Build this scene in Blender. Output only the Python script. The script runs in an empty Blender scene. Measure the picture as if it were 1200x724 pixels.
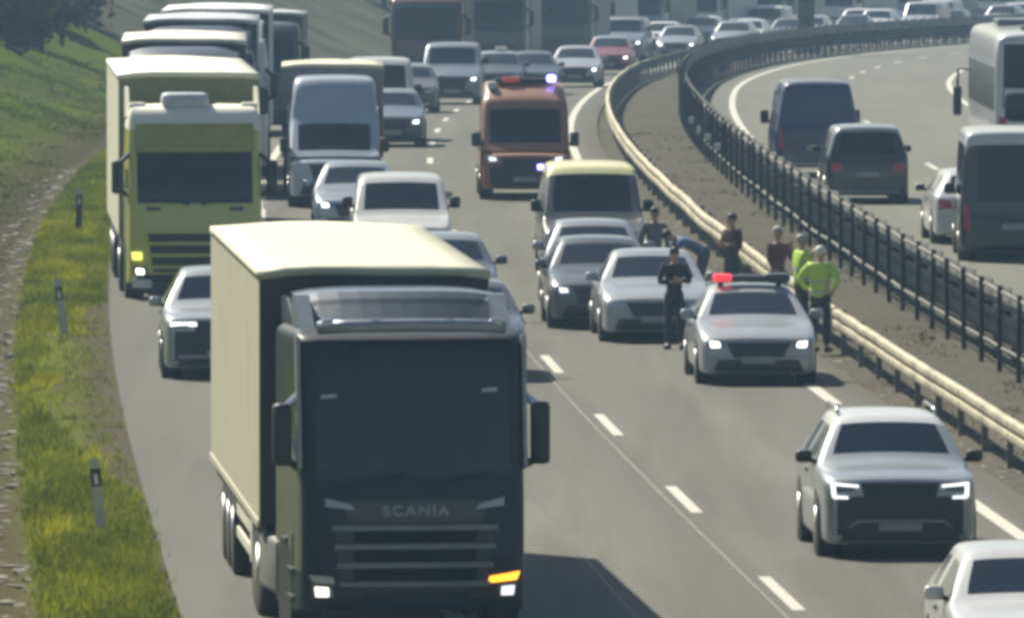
import bpy, bmesh, math, random
from mathutils import Vector, Matrix, noise
from mathutils.bvhtree import BVHTree
R = math.radians
random.seed(7)
S = bpy.context.scene
COL = S.collection

# ------------------------------------------------------------------ camera, light, exposure
F = 14200.0
H = 9.35
PITCH = math.atan(625 / F)
cam = bpy.data.cameras.new('camera')
cam.sensor_width = 36.0
cam.lens = 36.0 * F / 1200.0
cam.clip_start = 1.0
cam.clip_end = 6000.0
camo = bpy.data.objects.new('camera', cam)
COL.objects.link(camo)
camo.location = (0, 0, H)
camo.rotation_euler = (math.pi / 2 - PITCH, 0, 0)
S.camera = camo

SUN_AZ, SUN_EL = R(-36), R(47)          # azimuth from +Y, negative = towards -X
W = bpy.data.worlds.new('World')
S.world = W
W.use_nodes = True
wn = W.node_tree.nodes
sky = wn.new('ShaderNodeTexSky')
sky.sky_type = 'NISHITA'
sky.sun_disc = False
sky.sun_elevation = SUN_EL
sky.sun_rotation = SUN_AZ
sky.air_density = 1.2
sky.dust_density = 1.5
wn['Background'].inputs[1].default_value = 0.055
W.node_tree.links.new(sky.outputs[0], wn['Background'].inputs[0])
sun = bpy.data.lights.new('sun', 'SUN')
sun.energy = 5.0
sun.angle = R(0.6)
sun.color = (1.0, 0.93, 0.78)
suno = bpy.data.objects.new('sun', sun)
COL.objects.link(suno)
tos = Vector((math.sin(SUN_AZ) * math.cos(SUN_EL), math.cos(SUN_AZ) * math.cos(SUN_EL), math.sin(SUN_EL)))
suno.rotation_euler = (-tos).to_track_quat('-Z', 'Y').to_euler()
suno.location = tos * 300
S.view_settings.view_transform = 'Standard'
S.view_settings.look = 'None'
S.view_settings.gamma = 1
S.view_settings.exposure = 0.68
S.view_settings.use_curve_mapping = False
S.render.engine = 'CYCLES'
S.cycles.use_denoising = True
S.cycles.filter_width = 3.9
S.cycles.max_bounces = 6
S.cycles.volume_bounces = 0
S.cycles.sample_clamp_indirect = 6

# ------------------------------------------------------------------ road geometry
TS = [(-4000, -.05), (130, -.05), (168, -.046), (240, -.028), (300, -.007), (343, .007), (420, .026),
      (490, .066), (557, .129), (640, .21), (750, .33), (900, .5), (6000, .5)]

def slope(Y):
    for (a, sa), (b, sb) in zip(TS, TS[1:]):
        if Y <= b:
            return sa + (sb - sa) * (Y - a) / (b - a)
    return .5

TAB = {181: 4.8}
x = 4.8
for i in range(181, 2600):
    x += slope(i + .5); TAB[i + 1] = x
x = 4.8
for i in range(181, -400, -1):
    x -= slope(i - .5); TAB[i - 1] = x

def cx(Y):
    i = max(-398, min(2598, math.floor(Y)))
    return TAB[i] + (TAB[i + 1] - TAB[i]) * (Y - i)

def gz(Y):
    t = Y - 300
    if t < -60: return 0.0
    if t > 60: return -.013 * min(t, 900)
    return -.013 * (t + 60) ** 2 / 240

def at(px, py, z=0.0):
    """ground point seen at a photograph pixel (1200 x 724)"""
    dx = (px - 600) / F; dv = (362 - py) / F
    c, s = math.cos(PITCH), math.sin(PITCH)
    dy, dz = c + dv * s, dv * c - s
    lo, hi = 20, 1500
    for _ in range(60):
        m = (lo + hi) / 2
        if H + m / dy * dz > gz(m) + z: lo = m
        else: hi = m
    return Vector((dx * lo / dy, lo, gz(lo)))

# ------------------------------------------------------------------ materials
MATS = {}

def mat(name, col, rough=.5, metal=0.0, coat=0.0, var=.12, scale=6.0, emit=None, strength=0.0, spec=.5, bump=0.0, bscale=40.0):
    if name in MATS: return MATS[name]
    m = bpy.data.materials.new(name)
    m.use_nodes = True
    nt = m.node_tree; b = nt.nodes['Principled BSDF']
    b.inputs['Roughness'].default_value = rough
    b.inputs['Metallic'].default_value = metal
    b.inputs['Coat Weight'].default_value = coat
    b.inputs['Coat Roughness'].default_value = .06
    b.inputs['Specular IOR Level'].default_value = spec
    tc = nt.nodes.new('ShaderNodeTexCoord')
    n = nt.nodes.new('ShaderNodeTexNoise')
    n.inputs['Scale'].default_value = scale; n.inputs['Detail'].default_value = 5
    nt.links.new(tc.outputs['Object'], n.inputs['Vector'])
    r = nt.nodes.new('ShaderNodeValToRGB')
    r.color_ramp.elements[0].position = .3; r.color_ramp.elements[1].position = .7
    r.color_ramp.elements[0].color = [c * (1 - var) for c in col[:3]] + [1]
    r.color_ramp.elements[1].color = [min(1, c * (1 + var)) for c in col[:3]] + [1]
    nt.links.new(n.outputs['Fac'], r.inputs['Fac'])
    nt.links.new(r.outputs['Color'], b.inputs['Base Color'])
    if bump:
        n2 = nt.nodes.new('ShaderNodeTexNoise'); n2.inputs['Scale'].default_value = bscale; n2.inputs['Detail'].default_value = 6
        nt.links.new(tc.outputs['Object'], n2.inputs['Vector'])
        bp = nt.nodes.new('ShaderNodeBump'); bp.inputs['Strength'].default_value = bump; bp.inputs['Distance'].default_value = .02
        nt.links.new(n2.outputs['Fac'], bp.inputs['Height']); nt.links.new(bp.outputs['Normal'], b.inputs['Normal'])
    if emit:
        b.inputs['Emission Color'].default_value = list(emit) + [1]
        b.inputs['Emission Strength'].default_value = strength
    MATS[name] = m
    return m

def paint(name, col, metal=0.0, rough=.32):
    return mat('paint_' + name, col, rough, metal, .7, .05, 2.5)

GLASS = mat('dark_glass', (.006, .014, .028), .07, spec=.45, var=.3, scale=1.2)
GLASS2 = mat('rear_dark_glass', (.008, .013, .02), .14, spec=.3, var=.3, scale=1.2)
RUBBER = mat('rubber', (.018, .018, .018), .8, var=.25)
PLASTIC = mat('black_plastic', (.018, .02, .023), .5, var=.2)
TRIM = mat('dark_trim', (.04, .043, .048), .5, var=.2)
RIM = mat('alloy', (.45, .45, .45), .35, .8)
CHROME = mat('chrome', (.7, .7, .7), .2, 1.0)
PLATE = mat('number_plate_white', (.28, .29, .29), .5)
LAMP_OFF = mat('lamp_lens', (.5, .52, .54), .12, .3, .8)
LENS = mat('grey_lens_glass', (.22, .24, .27), .12, .3, .8)
DARKLENS = mat('dark_lens', (.05, .055, .065), .12, 0, .8)
LAMP_ON = mat('lamp_lit', (.9, .9, .9), .2, emit=(1, .98, .9), strength=2.2)
LAMP_WARM = mat('lamp_lit_warm', (.9, .9, .8), .2, emit=(1, .97, .72), strength=1.6)
LAMP_DIM = mat('lamp_lit_dim', (.9, .9, .9), .2, emit=(.95, .98, 1), strength=.75)
AMBER = mat('amber_lamp_lit', (.9, .35, .02), .2, emit=(1, .34, .02), strength=2.0)
RED_ON = mat('red_lamp_lit', (.75, .04, .05), .3, emit=(1, .06, .08), strength=.55)
BLUE_ON = mat('blue_lamp_lit', (.1, .1, .9), .2, emit=(.30, .25, 1), strength=4.5)
BLUE_OFF = mat('blue_lamp', (.015, .02, .07), .15, 0, .5)
TAIL = mat('tail_lamp', (.35, .02, .03), .2, 0, .6)

# ------------------------------------------------------------------ mesh helpers
def link(name, me, parent=None, loc=None):
    o = bpy.data.objects.new(name, me)
    COL.objects.link(o)
    if parent: o.parent = parent
    if loc: o.location = loc
    return o

def meshobj(name, verts, faces, m, parent=None, smooth=True, mi=None):
    me = bpy.data.meshes.new(name)
    me.from_pydata([tuple(v) for v in verts], [], faces)
    for q in (m if isinstance(m, (list, tuple)) else [m]): me.materials.append(q)
    if smooth: me.polygons.foreach_set('use_smooth', [True] * len(faces))
    if mi: me.polygons.foreach_set('material_index', mi)
    me.update()
    return link(name, me, parent)

class MB:
    """collects shapes into ONE mesh object"""
    def __init__(self): self.v = []; self.f = []; self.mi = []; self.k = 0
    def add(self, vs, fs):
        n = len(self.v); self.v += [Vector(p) for p in vs]; self.f += [[i + n for i in q] for q in fs]; self.mi += [self.k] * len(fs)
        return self
    def box(self, c, s, rot=None, bev=0.0):
        bm = bmesh.new()
        bmesh.ops.create_cube(bm, size=1)
        for v in bm.verts: v.co = Vector((v.co.x * s[0], v.co.y * s[1], v.co.z * s[2]))
        if bev: bmesh.ops.bevel(bm, geom=bm.edges[:], offset=min(bev, min(s) * .45), segments=2, affect='EDGES', profile=.6)
        M = Matrix.Translation(c)
        if rot: M = M @ Matrix.Rotation(rot[2], 4, 'Z') @ Matrix.Rotation(rot[1], 4, 'Y') @ Matrix.Rotation(rot[0], 4, 'X')
        bm.transform(M); bm.verts.ensure_lookup_table()
        vs = [v.co.copy() for v in bm.verts]; fs = [[v.index for v in f.verts] for f in bm.faces]
        bm.free(); return self.add(vs, fs)
    def tube(self, pts, r, n=8):
        pts = [Vector(p) for p in pts]; rs = r if isinstance(r, (list, tuple)) else [r] * len(pts)
        vs = []; fs = []
        for i, p in enumerate(pts):
            d = (pts[min(i + 1, len(pts) - 1)] - pts[max(i - 1, 0)]).normalized()
            a = d.cross(Vector((0, 0, 1)) if abs(d.z) < .9 else Vector((1, 0, 0))).normalized(); b = d.cross(a)
            for k in range(n):
                t = 2 * math.pi * k / n
                vs.append(p + (a * math.cos(t) + b * math.sin(t)) * rs[i])
        for i in range(len(pts) - 1):
            for k in range(n):
                fs.append([i * n + k, i * n + (k + 1) % n, (i + 1) * n + (k + 1) % n, (i + 1) * n + k])
        fs.append(list(range(n))[::-1]); fs.append([(len(pts) - 1) * n + k for k in range(n)])
        return self.add(vs, fs)
    def lathe_x(self, c, prof, n=24):
        """prof: (x, r) pairs turned about the x axis through c"""
        vs = []; fs = []
        for px, r in prof:
            for k in range(n):
                t = 2 * math.pi * k / n
                vs.append((c[0] + px, c[1] + r * math.cos(t), c[2] + r * math.sin(t)))
        for i in range(len(prof) - 1):
            for k in range(n):
                fs.append([i * n + k, i * n + (k + 1) % n, (i + 1) * n + (k + 1) % n, (i + 1) * n + k])
        fs.append(list(range(n))[::-1]); fs.append([(len(prof) - 1) * n + k for k in range(n)])
        return self.add(vs, fs)
    def prism(self, poly, axis, a, b):
        """poly in the two other axes, extruded from a to b along axis"""
        def P(p, t):
            return {'x': (t, p[0], p[1]), 'y': (p[0], t, p[1]), 'z': (p[0], p[1], t)}[axis]
        n = len(poly)
        vs = [P(p, a) for p in poly] + [P(p, b) for p in poly]
        fs = [[i, (i + 1) % n, n + (i + 1) % n, n + i] for i in range(n)] + [list(range(n))[::-1], [n + i for i in range(n)]]
        return self.add(vs, fs)
    def ball(self, c, r, sub=2):
        bm = bmesh.new(); bmesh.ops.create_icosphere(bm, subdivisions=sub, radius=1)
        r = r if isinstance(r, (tuple, list)) else (r, r, r)
        vs = [(c[0] + v.co.x * r[0], c[1] + v.co.y * r[1], c[2] + v.co.z * r[2]) for v in bm.verts]
        fs = [[v.index for v in f.verts] for f in bm.faces]; bm.free()
        return self.add(vs, fs)
    def build(self, name, m, parent=None, smooth=False):
        me = bpy.data.meshes.new(name)
        bm = bmesh.new()
        vs = [bm.verts.new(p) for p in self.v]
        for q, k in zip(self.f, self.mi):
            try:
                f = bm.faces.new([vs[i] for i in q]); f.material_index = k; f.smooth = smooth
            except ValueError: pass
        bmesh.ops.recalc_face_normals(bm, faces=bm.faces[:])
        bm.to_mesh(me); bm.free()
        for q in (m if isinstance(m, (list, tuple)) else [m]): me.materials.append(q)
        return link(name, me, parent)

def tag(o, label=None, cat=None, group=None, kind=None):
    if label: o['label'] = label
    if cat: o['category'] = cat
    if group: o['group'] = group
    if kind: o['kind'] = kind
    return o

def empty(name, loc=(0, 0, 0), rz=0.0):
    o = bpy.data.objects.new(name, None)
    o.empty_display_size = .3
    COL.objects.link(o); o.location = loc; o.rotation_euler = (0, 0, rz)
    return o

def refine(line):
    out = []
    n = len(line)
    for i in range(n):
        if i == 0 or i == n - 1: out.append(line[i])
        else: out.append((line[i - 1] + line[i] * 6 + line[i + 1]) / 8)
        if i < n - 1: out.append((line[i] + line[i + 1]) / 2)
    return out

def loft(rows, key, levels=2):
    """tensor cubic subdivision of a control grid; key(i, j) names the part of each control cell"""
    g = [[Vector(p) for p in r] for r in rows]
    K = [[key(i, j) for j in range(len(g[0]) - 1)] for i in range(len(g) - 1)]
    for _ in range(levels):
        g = [refine(r) for r in g]
        g = list(map(list, zip(*[refine(list(c)) for c in zip(*g)])))
        K = [[K[i // 2][j // 2] for j in range(len(K[0]) * 2)] for i in range(len(K) * 2)]
    return g, K

def fit(g, lo, hi):
    a = [min(p[k] for r in g for p in r) for k in range(3)]
    b = [max(p[k] for r in g for p in r) for k in range(3)]
    for r in g:
        for p in r:
            for k in range(3):
                p[k] = lo[k] + (p[k] - a[k]) / (b[k] - a[k]) * (hi[k] - lo[k])

def loft_parts(g, K, mats, parent):
    """one mesh object for each part key; returns {key: object} and a BVH of the whole shell"""
    nr, nc = len(g), len(g[0])
    V = [p for r in g for p in r]
    parts = {}
    allf = []
    for i in range(nr - 1):
        for j in range(nc - 1):
            q = [i * nc + j, i * nc + j + 1, (i + 1) * nc + j + 1, (i + 1) * nc + j]
            allf.append(q); parts.setdefault(K[i][j], []).append(q)
    bvh = BVHTree.FromPolygons(V, allf)
    objs = {}
    for key, fs in parts.items():
        if key is None: continue
        nm = key[0] if isinstance(key, tuple) else key
        used = {}; vs = []; ff = []
        for q in fs:
            t = []
            for i in q:
                if i not in used: used[i] = len(vs); vs.append(V[i])
                t.append(used[i])
            ff.append(t)
        objs[key] = meshobj(nm, vs, ff, mats[nm], parent)
    return objs, bvh

def patch(name, bvh, corners, m, parent, side='front', off=.008, thick=.03, n=8, mrow=5):
    """a thin shell pressed on the body; corners are four (u, z) points, u = x for front/rear, y for left/right"""
    A, B, C_, D = [Vector(c) for c in corners]          # bottom-left, bottom-right, top-right, top-left
    dirs = {'front': Vector((0, 1, 0)), 'rear': Vector((0, -1, 0)), 'left': Vector((1, 0, 0)), 'right': Vector((-1, 0, 0)), 'top': Vector((0, 0, -1))}
    d = dirs[side]
    front = []; last = None; kk = 1 if side in ('front', 'rear') else (2 if side == 'top' else 0); sg = d[kk]
    for i in range(mrow + 1):
        t = i / mrow
        for j in range(n + 1):
            s = j / n
            p = (A * (1 - s) + B * s) * (1 - t) + (D * (1 - s) + C_ * s) * t
            if side in ('front', 'rear'): o = Vector((p[0], 0, p[1])) - d * 40
            elif side == 'top': o = Vector((p[0], p[1], 40))
            else: o = Vector((0, p[0], p[1])) - d * 40
            h = bvh.ray_cast(o, d)[0]
            q = o.copy(); q[kk] = h[kk] if h is not None else None or 1e9 * sg
            front.append(q)
    near = min(p[kk] * sg for p in front)
    for p in front:
        if p[kk] * sg > near + .55: p[kk] = near * sg + .1 * sg
        p -= d * off
    w = n + 1
    N = len(front)
    vs = front + [p + d * thick for p in front]
    fs = []
    for i in range(mrow):
        for j in range(n):
            a = i * w + j
            fs.append([a, a + 1, a + w + 1, a + w]); fs.append([N + a, N + a + w, N + a + w + 1, N + a + 1])
    ring = [j for j in range(w)] + [i * w + n for i in range(1, mrow + 1)] + [mrow * w + j for j in range(n - 1, -1, -1)] + [i * w for i in range(mrow - 1, 0, -1)]
    for a, b in zip(ring, ring[1:] + ring[:1]): fs.append([a, N + a, N + b, b])
    b = MB().add(vs, fs)
    return b.build(name, m, parent, smooth=False)

def wheel(parent, xo, y, r, width, side, rimmat=RIM, n=24):
    """side -1: outer face towards -x"""
    s = side
    root = MB().lathe_x((xo, y, r), [(0, r * .62), (0, r * .9), (-s * .02, r * .985), (-s * width * .3, r), (-s * width * .8, r), (-s * width, r * .93), (-s * width, r * .5)], n).build('wheel', RUBBER, parent, True)
    b = MB().lathe_x((xo + s * .003, y, r), [(0, r * .64), (-s * .03, r * .58), (-s * .045, r * .2), (s * .0, r * .14), (s * .004, .02)], n)
    b.build('rim', rimmat, root, True)
    return root

def mirror(name, parent, x, y, z, w=.22, h=.16, m=PLASTIC, glassy=True):
    s = 1 if x > 0 else -1
    b = MB().box((x, y, z), (w, .14, h), rot=(0, 0, -s * .15), bev=.05)
    o = b.build(name, m, parent, True)
    MB().tube([(x - s * w * .3, y + .02, z - h * .25), (x - s * (w * .5 + .12), y + .05, z - h * .6)], .03, 6).build('mirror_arm', PLASTIC, o)
    MB().box((x, y + .085, z), (w * .85, .012, h * .8), rot=(0, 0, -s * .15), bev=.01).build('mirror_glass', GLASS, o)
    return o

# ------------------------------------------------------------------ cars and vans
STY = {
    'sedan': dict(L=4.75, W=1.83, H=1.47, belt=.95, hood=.93, nose=.72, cowl=1.3, roof0=2.15, roof1=3.25, rear=4.05, deck=1.02, zb=.17, tum=.69),
    'estate': dict(L=4.75, W=1.83, H=1.49, belt=.97, hood=.94, nose=.72, cowl=1.3, roof0=2.1, roof1=4.0, rear=4.6, deck=1.0, zb=.17, tum=.71),
    'hatch': dict(L=4.25, W=1.79, H=1.5, belt=.97, hood=.96, nose=.75, cowl=1.15, roof0=1.95, roof1=3.5, rear=4.1, deck=1.0, zb=.17, tum=.71),
    'suv': dict(L=4.65, W=1.89, H=1.66, belt=1.06, hood=1.09, nose=.95, cowl=1.3, roof0=2.0, roof1=3.85, rear=4.5, deck=1.12, zb=.17, tum=.67, blunt=.75),
    'van': dict(L=5.0, W=1.92, H=1.97, belt=1.18, hood=1.14, nose=.9, cowl=.85, roof0=1.7, roof1=4.7, rear=4.93, deck=1.2, zb=.2, tum=.86, blunt=.65),
    'hivan': dict(L=5.9, W=2.0, H=2.58, belt=1.12, hood=1.06, nose=1.0, cowl=.34, roof0=1.7, roof1=5.7, rear=5.86, deck=1.25, zb=.24, tum=.90, gt=(1.05, 2.15), blunt=.75, sideglass=2.0),
}

def car(name, label, cat, px, py, style, body, group=None, rearview=False, dyaw=0.0, lights=LAMP_OFF, grille='wide', level=2, plate=True,
        roofmat=None, bonnetmat=None, rails=False, mirrors=True, mirrormat=None, shift=0.0, lowgrille=True, frontmat=None, dims=None, pos=None, sidelamps=None, fog=None, lampscale=1.0, rearbar=None):
    P = dict(STY[style]); P.update(dims or {})
    L, Wd, Ht = P['L'], P['W'], P['H']
    g_ = at(px, py) if pos is None else Vector((pos[0], pos[1], gz(pos[1])))
    yaw = -math.atan(slope(g_.y + L / 2)) + dyaw
    pitch = (gz(g_.y + L) - gz(g_.y)) / L
    root = empty(name, g_, yaw)
    if rearview:
        away = Vector((-math.sin(yaw), math.cos(yaw), 0))
        root.location = g_ + away * L
        root.location.z = gz(root.location.y)
        root.rotation_euler = (-math.atan(pitch), 0, yaw + math.pi)
    else:
        root.rotation_euler = (math.atan(pitch), 0, yaw)
    tag(root, label, cat, group)
    hw = Wd / 2; zb = P['zb']; belt = P['belt']; hood = P['hood']; nose = P['nose']; tum = P['tum']; deck = P['deck']
    def row(s, k, z4, p5, p6, p7, b=zb, sq=None, bl=None):
        half = [(0, b), (.86, b), (.975, b + .02), (1.0, b + .11), (1.0, max(b + .32, z4 - .09)), (.985, z4), p5, p6, p7]
        if sq is not None: half = [(x, sq + (z - sq) * (P.get('blunt', .45) if bl is None else bl)) for x, z in half]
        right = [(x * hw * k, s, z) for x, z in half]
        left = [(-x, y, z) for x, y, z in right[:-1]]
        return left + right[::-1]
    rows = []; names = []
    def add(nm, *a, **k): rows.append(row(*a, **k)); names.append(nm)
    midz = (zb + nose) / 2
    add('nose', -.004, .84, nose - .1, (.9, nose - .06), (.7, nose - .03), (0, nose - .02), sq=midz, bl=.01)
    add('nose', 0.0, .86, nose - .1, (.9, nose - .06), (.7, nose - .03), (0, nose - .02), sq=midz)
    add('nose', .03, .89, nose - .08, (.92, nose - .04), (.75, nose - .01), (0, nose + .01))
    add('nose', .14, .96, nose - .02, (.92, nose + .02), (.75, nose + .04), (0, nose + .06))
    add('bonnet', .45, .985, nose + (belt - nose) * .45, (.9, nose + (hood - nose) * .6), (.72, nose + (hood - nose) * .72), (0, nose + (hood - nose) * .85))
    add('bonnet', P['cowl'] - .12, 1, belt - .03, (.92, belt - .01), (.8, hood), (0, hood + .04))
    add('cowl', P['cowl'], 1, belt - .02, (.965, belt + .01), (.938, hood + .025), (0, hood + .06))
    rt = tum
    if 'gt' in P:
        s1, z1 = P['gt']
        rw = 1 - (1 - tum) * (z1 - belt) / (Ht - belt)
        add('gtop', s1, 1, belt, (rw + .04, z1 - .08), (rw * .97, z1 - .01), (0, z1 + .02))
        add('roofline', s1 + .06, 1, belt, (rw + .04, z1 + .02), (rw * .94, z1 + .08), (0, z1 + .11))
        add('roofline', P['roof0'] - .15, 1, belt, (rt + .02, Ht - .2), (rt * .93, Ht - .08), (0, Ht - .04))
    else:
        add('gtop', P['roof0'] - .06, 1, belt, (rt + .03, Ht - .12), (rt * .985, Ht - .06), (0, Ht - .03))
    add('roof', P['roof0'] + .06, 1, belt, (rt + .02, Ht - .11), (rt * .965, Ht - .02), (0, Ht))
    bp = P.get('sideglass', (P['roof0'] + P['roof1']) / 2)
    add('pillar', bp - .06, 1, belt + .01, (rt + .01, Ht - .1), (rt * .965, Ht - .01), (0, Ht + .015))
    add('roof2', bp + .06, 1, belt + .01, (rt + .01, Ht - .1), (rt * .965, Ht - .01), (0, Ht + .015))
    add('rtop', P['roof1'], .995, belt + .02, (rt, Ht - .12), (rt * .965, Ht - .03), (0, Ht - .01))
    add('rtop2', P['roof1'] + .07, .995, belt + .02, (rt, Ht - .16), (rt * .89, Ht - .06), (0, Ht - .05))
    add('deck', P['rear'], .98, belt + .02, (.93, belt + .05), (.84, deck), (0, deck + .03))
    if L - P['rear'] > .4:
        add('tail', L - .2, .95, belt, (.92, belt + .04), (.82, deck - .01), (0, deck + .02))
    add('tail', L - .05, .92, belt - .08, (.92, belt - .04), (.8, deck - .06), (0, deck - .04), b=zb + .04)
    add('tail', L, .88, belt - .1, (.92, belt - .06), (.8, deck - .08), (0, deck - .06), b=zb + .04, sq=(zb + deck) / 2, bl=.8)
    add('tail', L + .004, .86, belt - .1, (.92, belt - .06), (.8, deck - .08), (0, deck - .06), b=zb + .04, sq=(zb + deck) / 2, bl=.01)
    nc = len(rows[0]) - 1                       # 16 cells: 5 and 10 are the side windows
    ic = names.index('cowl'); ig = names.index('gtop'); ip = names.index('pillar'); i1 = names.index('rtop'); i2 = names.index('rtop2'); idk = names.index('deck')
    panel = 'sideglass' in P
    def key(i, j):
        if ic <= i < ig and j in (7, 8): return 'windshield'
        if i2 <= i < idk and j in (7, 8): return 'rear_window'
        if j in (5, 10):
            if ic <= i < ip: return ('side_window', j, 0)
            if ip + 1 <= i < i1 + 0 and not panel: return ('side_window', j, 1)
        if i < ic and i >= 3 and 6 <= j <= 9: return 'bonnet'
        if ig <= i < i2 and 6 <= j <= 9: return 'roof'
        return 'body'
    g, K = loft(rows, key, level)
    fit(g, (-hw, 0, zb), (hw, L, Ht))
    mats = {'body': body, 'windshield': GLASS, 'rear_window': GLASS2 if not panel else body, 'side_window': GLASS, 'bonnet': bonnetmat or body, 'roof': roofmat or body}
    objs, bvh = loft_parts(g, K, mats, root)
    # front
    fz = nose
    if grille == 'wide':
        patch('grille', bvh, [(-hw * .42, zb + .26), (hw * .42, zb + .27), (hw * .54, fz - .06), (-hw * .54, fz - .06)], PLASTIC, root)
    elif grille == 'tall':
        patch('grille', bvh, [(-hw * .34, zb + .1), (hw * .34, zb + .1), (hw * .5, fz - .04), (-hw * .5, fz - .04)], PLASTIC, root)
    elif grille == 'slim':
        patch('grille', bvh, [(-hw * .5, fz - .16), (hw * .5, fz - .16), (hw * .54, fz - .07), (-hw * .54, fz - .07)], PLASTIC, root)
    if frontmat:
        patch('front_panel', bvh, [(-hw * .8, zb + .05), (hw * .8, zb + .05), (hw * .8, fz - .2), (-hw * .8, fz - .2)], frontmat, root, off=.004)
    if lowgrille:
        patch('lower_intake', bvh, [(-hw * .76, zb + .05), (hw * .76, zb + .05), (hw * .68, zb + .23), (-hw * .68, zb + .23)], PLASTIC, root, off=.012)
    la = lights if isinstance(lights, tuple) else (lights, lights)
    for s, lm in ((-1, la[0]), (1, la[1])):
        z0, z1 = fz - .16 * lampscale, fz - .01
        q = [(s * hw * .56, z0 + .03), (s * hw * .84, z0 + .01), (s * hw * .88, z1), (s * hw * .58, z1 - .04)]
        if s < 0: q = [q[1], q[0], q[3], q[2]]
        lit = lm in (LAMP_ON, LAMP_DIM, LAMP_WARM)
        hl = patch('headlight', bvh, q, LENS if lit else lm, root, off=.014)
        if lit:
            q = [(s * hw * .64, z0 + .035), (s * hw * .80, z0 + .03), (s * hw * .82, z1 - .025), (s * hw * .66, z1 - .04)]
            if s < 0: q = [q[1], q[0], q[3], q[2]]
            patch('lamp', bvh, q, lm, hl, off=.03, n=4, mrow=3)
        if fog: 
            q = [(s * hw * .6, zb + .1), (s * hw * .76, zb + .1), (s * hw * .76, zb + .22), (s * hw * .6, zb + .22)]
            if s < 0: q = [q[1], q[0], q[3], q[2]]
            patch('fog_lamp', bvh, q, fog, root, off=.018, n=3, mrow=2)
    if plate:
        patch('number_plate', bvh, [(-.26, zb + .17), (.26, zb + .17), (.26, zb + .28), (-.26, zb + .28)], PLATE, root, off=.03)
    # rear
    for s in (-1, 1):
        q = [(s * hw * .6, deck - .28), (s * hw * .88, deck - .3), (s * hw * .9, deck - .1), (s * hw * .62, deck - .12)]
        if style in ('van', 'hivan'): q = [(s * hw * .82, belt - .45), (s * hw * .93, belt - .45), (s * hw * .93, belt + .05), (s * hw * .84, belt + .05)]
        if s < 0: q = [q[1], q[0], q[3], q[2]]
        patch('tail_light', bvh, q, TAIL, root, 'rear', off=.012, n=4, mrow=3)
    if rearview:
        patch('number_plate', bvh, [(-.26, zb + .42), (.26, zb + .42), (.26, zb + .53), (-.26, zb + .53)], PLATE, root, 'rear', off=.012)
    if rearbar: patch('rear_bumper_strip', bvh, [(-hw * .8, zb + .04), (hw * .8, zb + .04), (hw * .8, zb + .13), (-hw * .8, zb + .13)], rearbar, root, 'rear', off=.03)
    # wheels
    r = .33 if style in ('sedan', 'hatch', 'estate') else (.37 if style == 'suv' else .35)
    yf, yr = .19 * L if style not in ('van', 'hivan') else .95, L - .95
    for s in (-1, 1):
        for y in (yf, yr):
            MB().lathe_x((s * (hw + .004), y, r), [(0, r + .06), (-s * .3, r + .06)], 28).build('wheel_arch', PLASTIC, root)
            wheel(root, s * (hw + .012), y, r, .22, s)
        if mirrors:
            mirror('wing_mirror', root, s * (hw + .09), P['cowl'] + .42 if style not in ('hivan',) else P['cowl'] + .15, belt + (.08 if style not in ('van', 'hivan') else .22),
                   .2, .15 if style not in ('van', 'hivan') else (.22 if style == 'van' else .32), mirrormat or (body if style not in ('hivan', 'van') else PLASTIC))
        for yy in ((P['cowl'] + P['roof0']) / 2 + .75, (P['roof0'] + P['roof1']) / 2 + .75):
            if not panel and yy < L - 1.0:
                patch('door_handle', bvh, [(yy, belt - .14), (yy + .2, belt - .14), (yy + .2, belt - .1), (yy, belt - .1)], TRIM if level > 1 else body, root, 'left' if s < 0 else 'right', off=.02, n=3, mrow=1)
        if rails:
            xr = s * hw * tum * .93
            MB().tube([(xr, P['roof0'] + .15, Ht - .03), (xr, P['roof0'] + .3, Ht + .035), (xr, P['roof1'] - .2, Ht + .035), (xr, P['roof1'], Ht - .04)], .022, 8).build('roof_rail', CHROME, root, True)
    return root, bvh, P, objs

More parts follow.
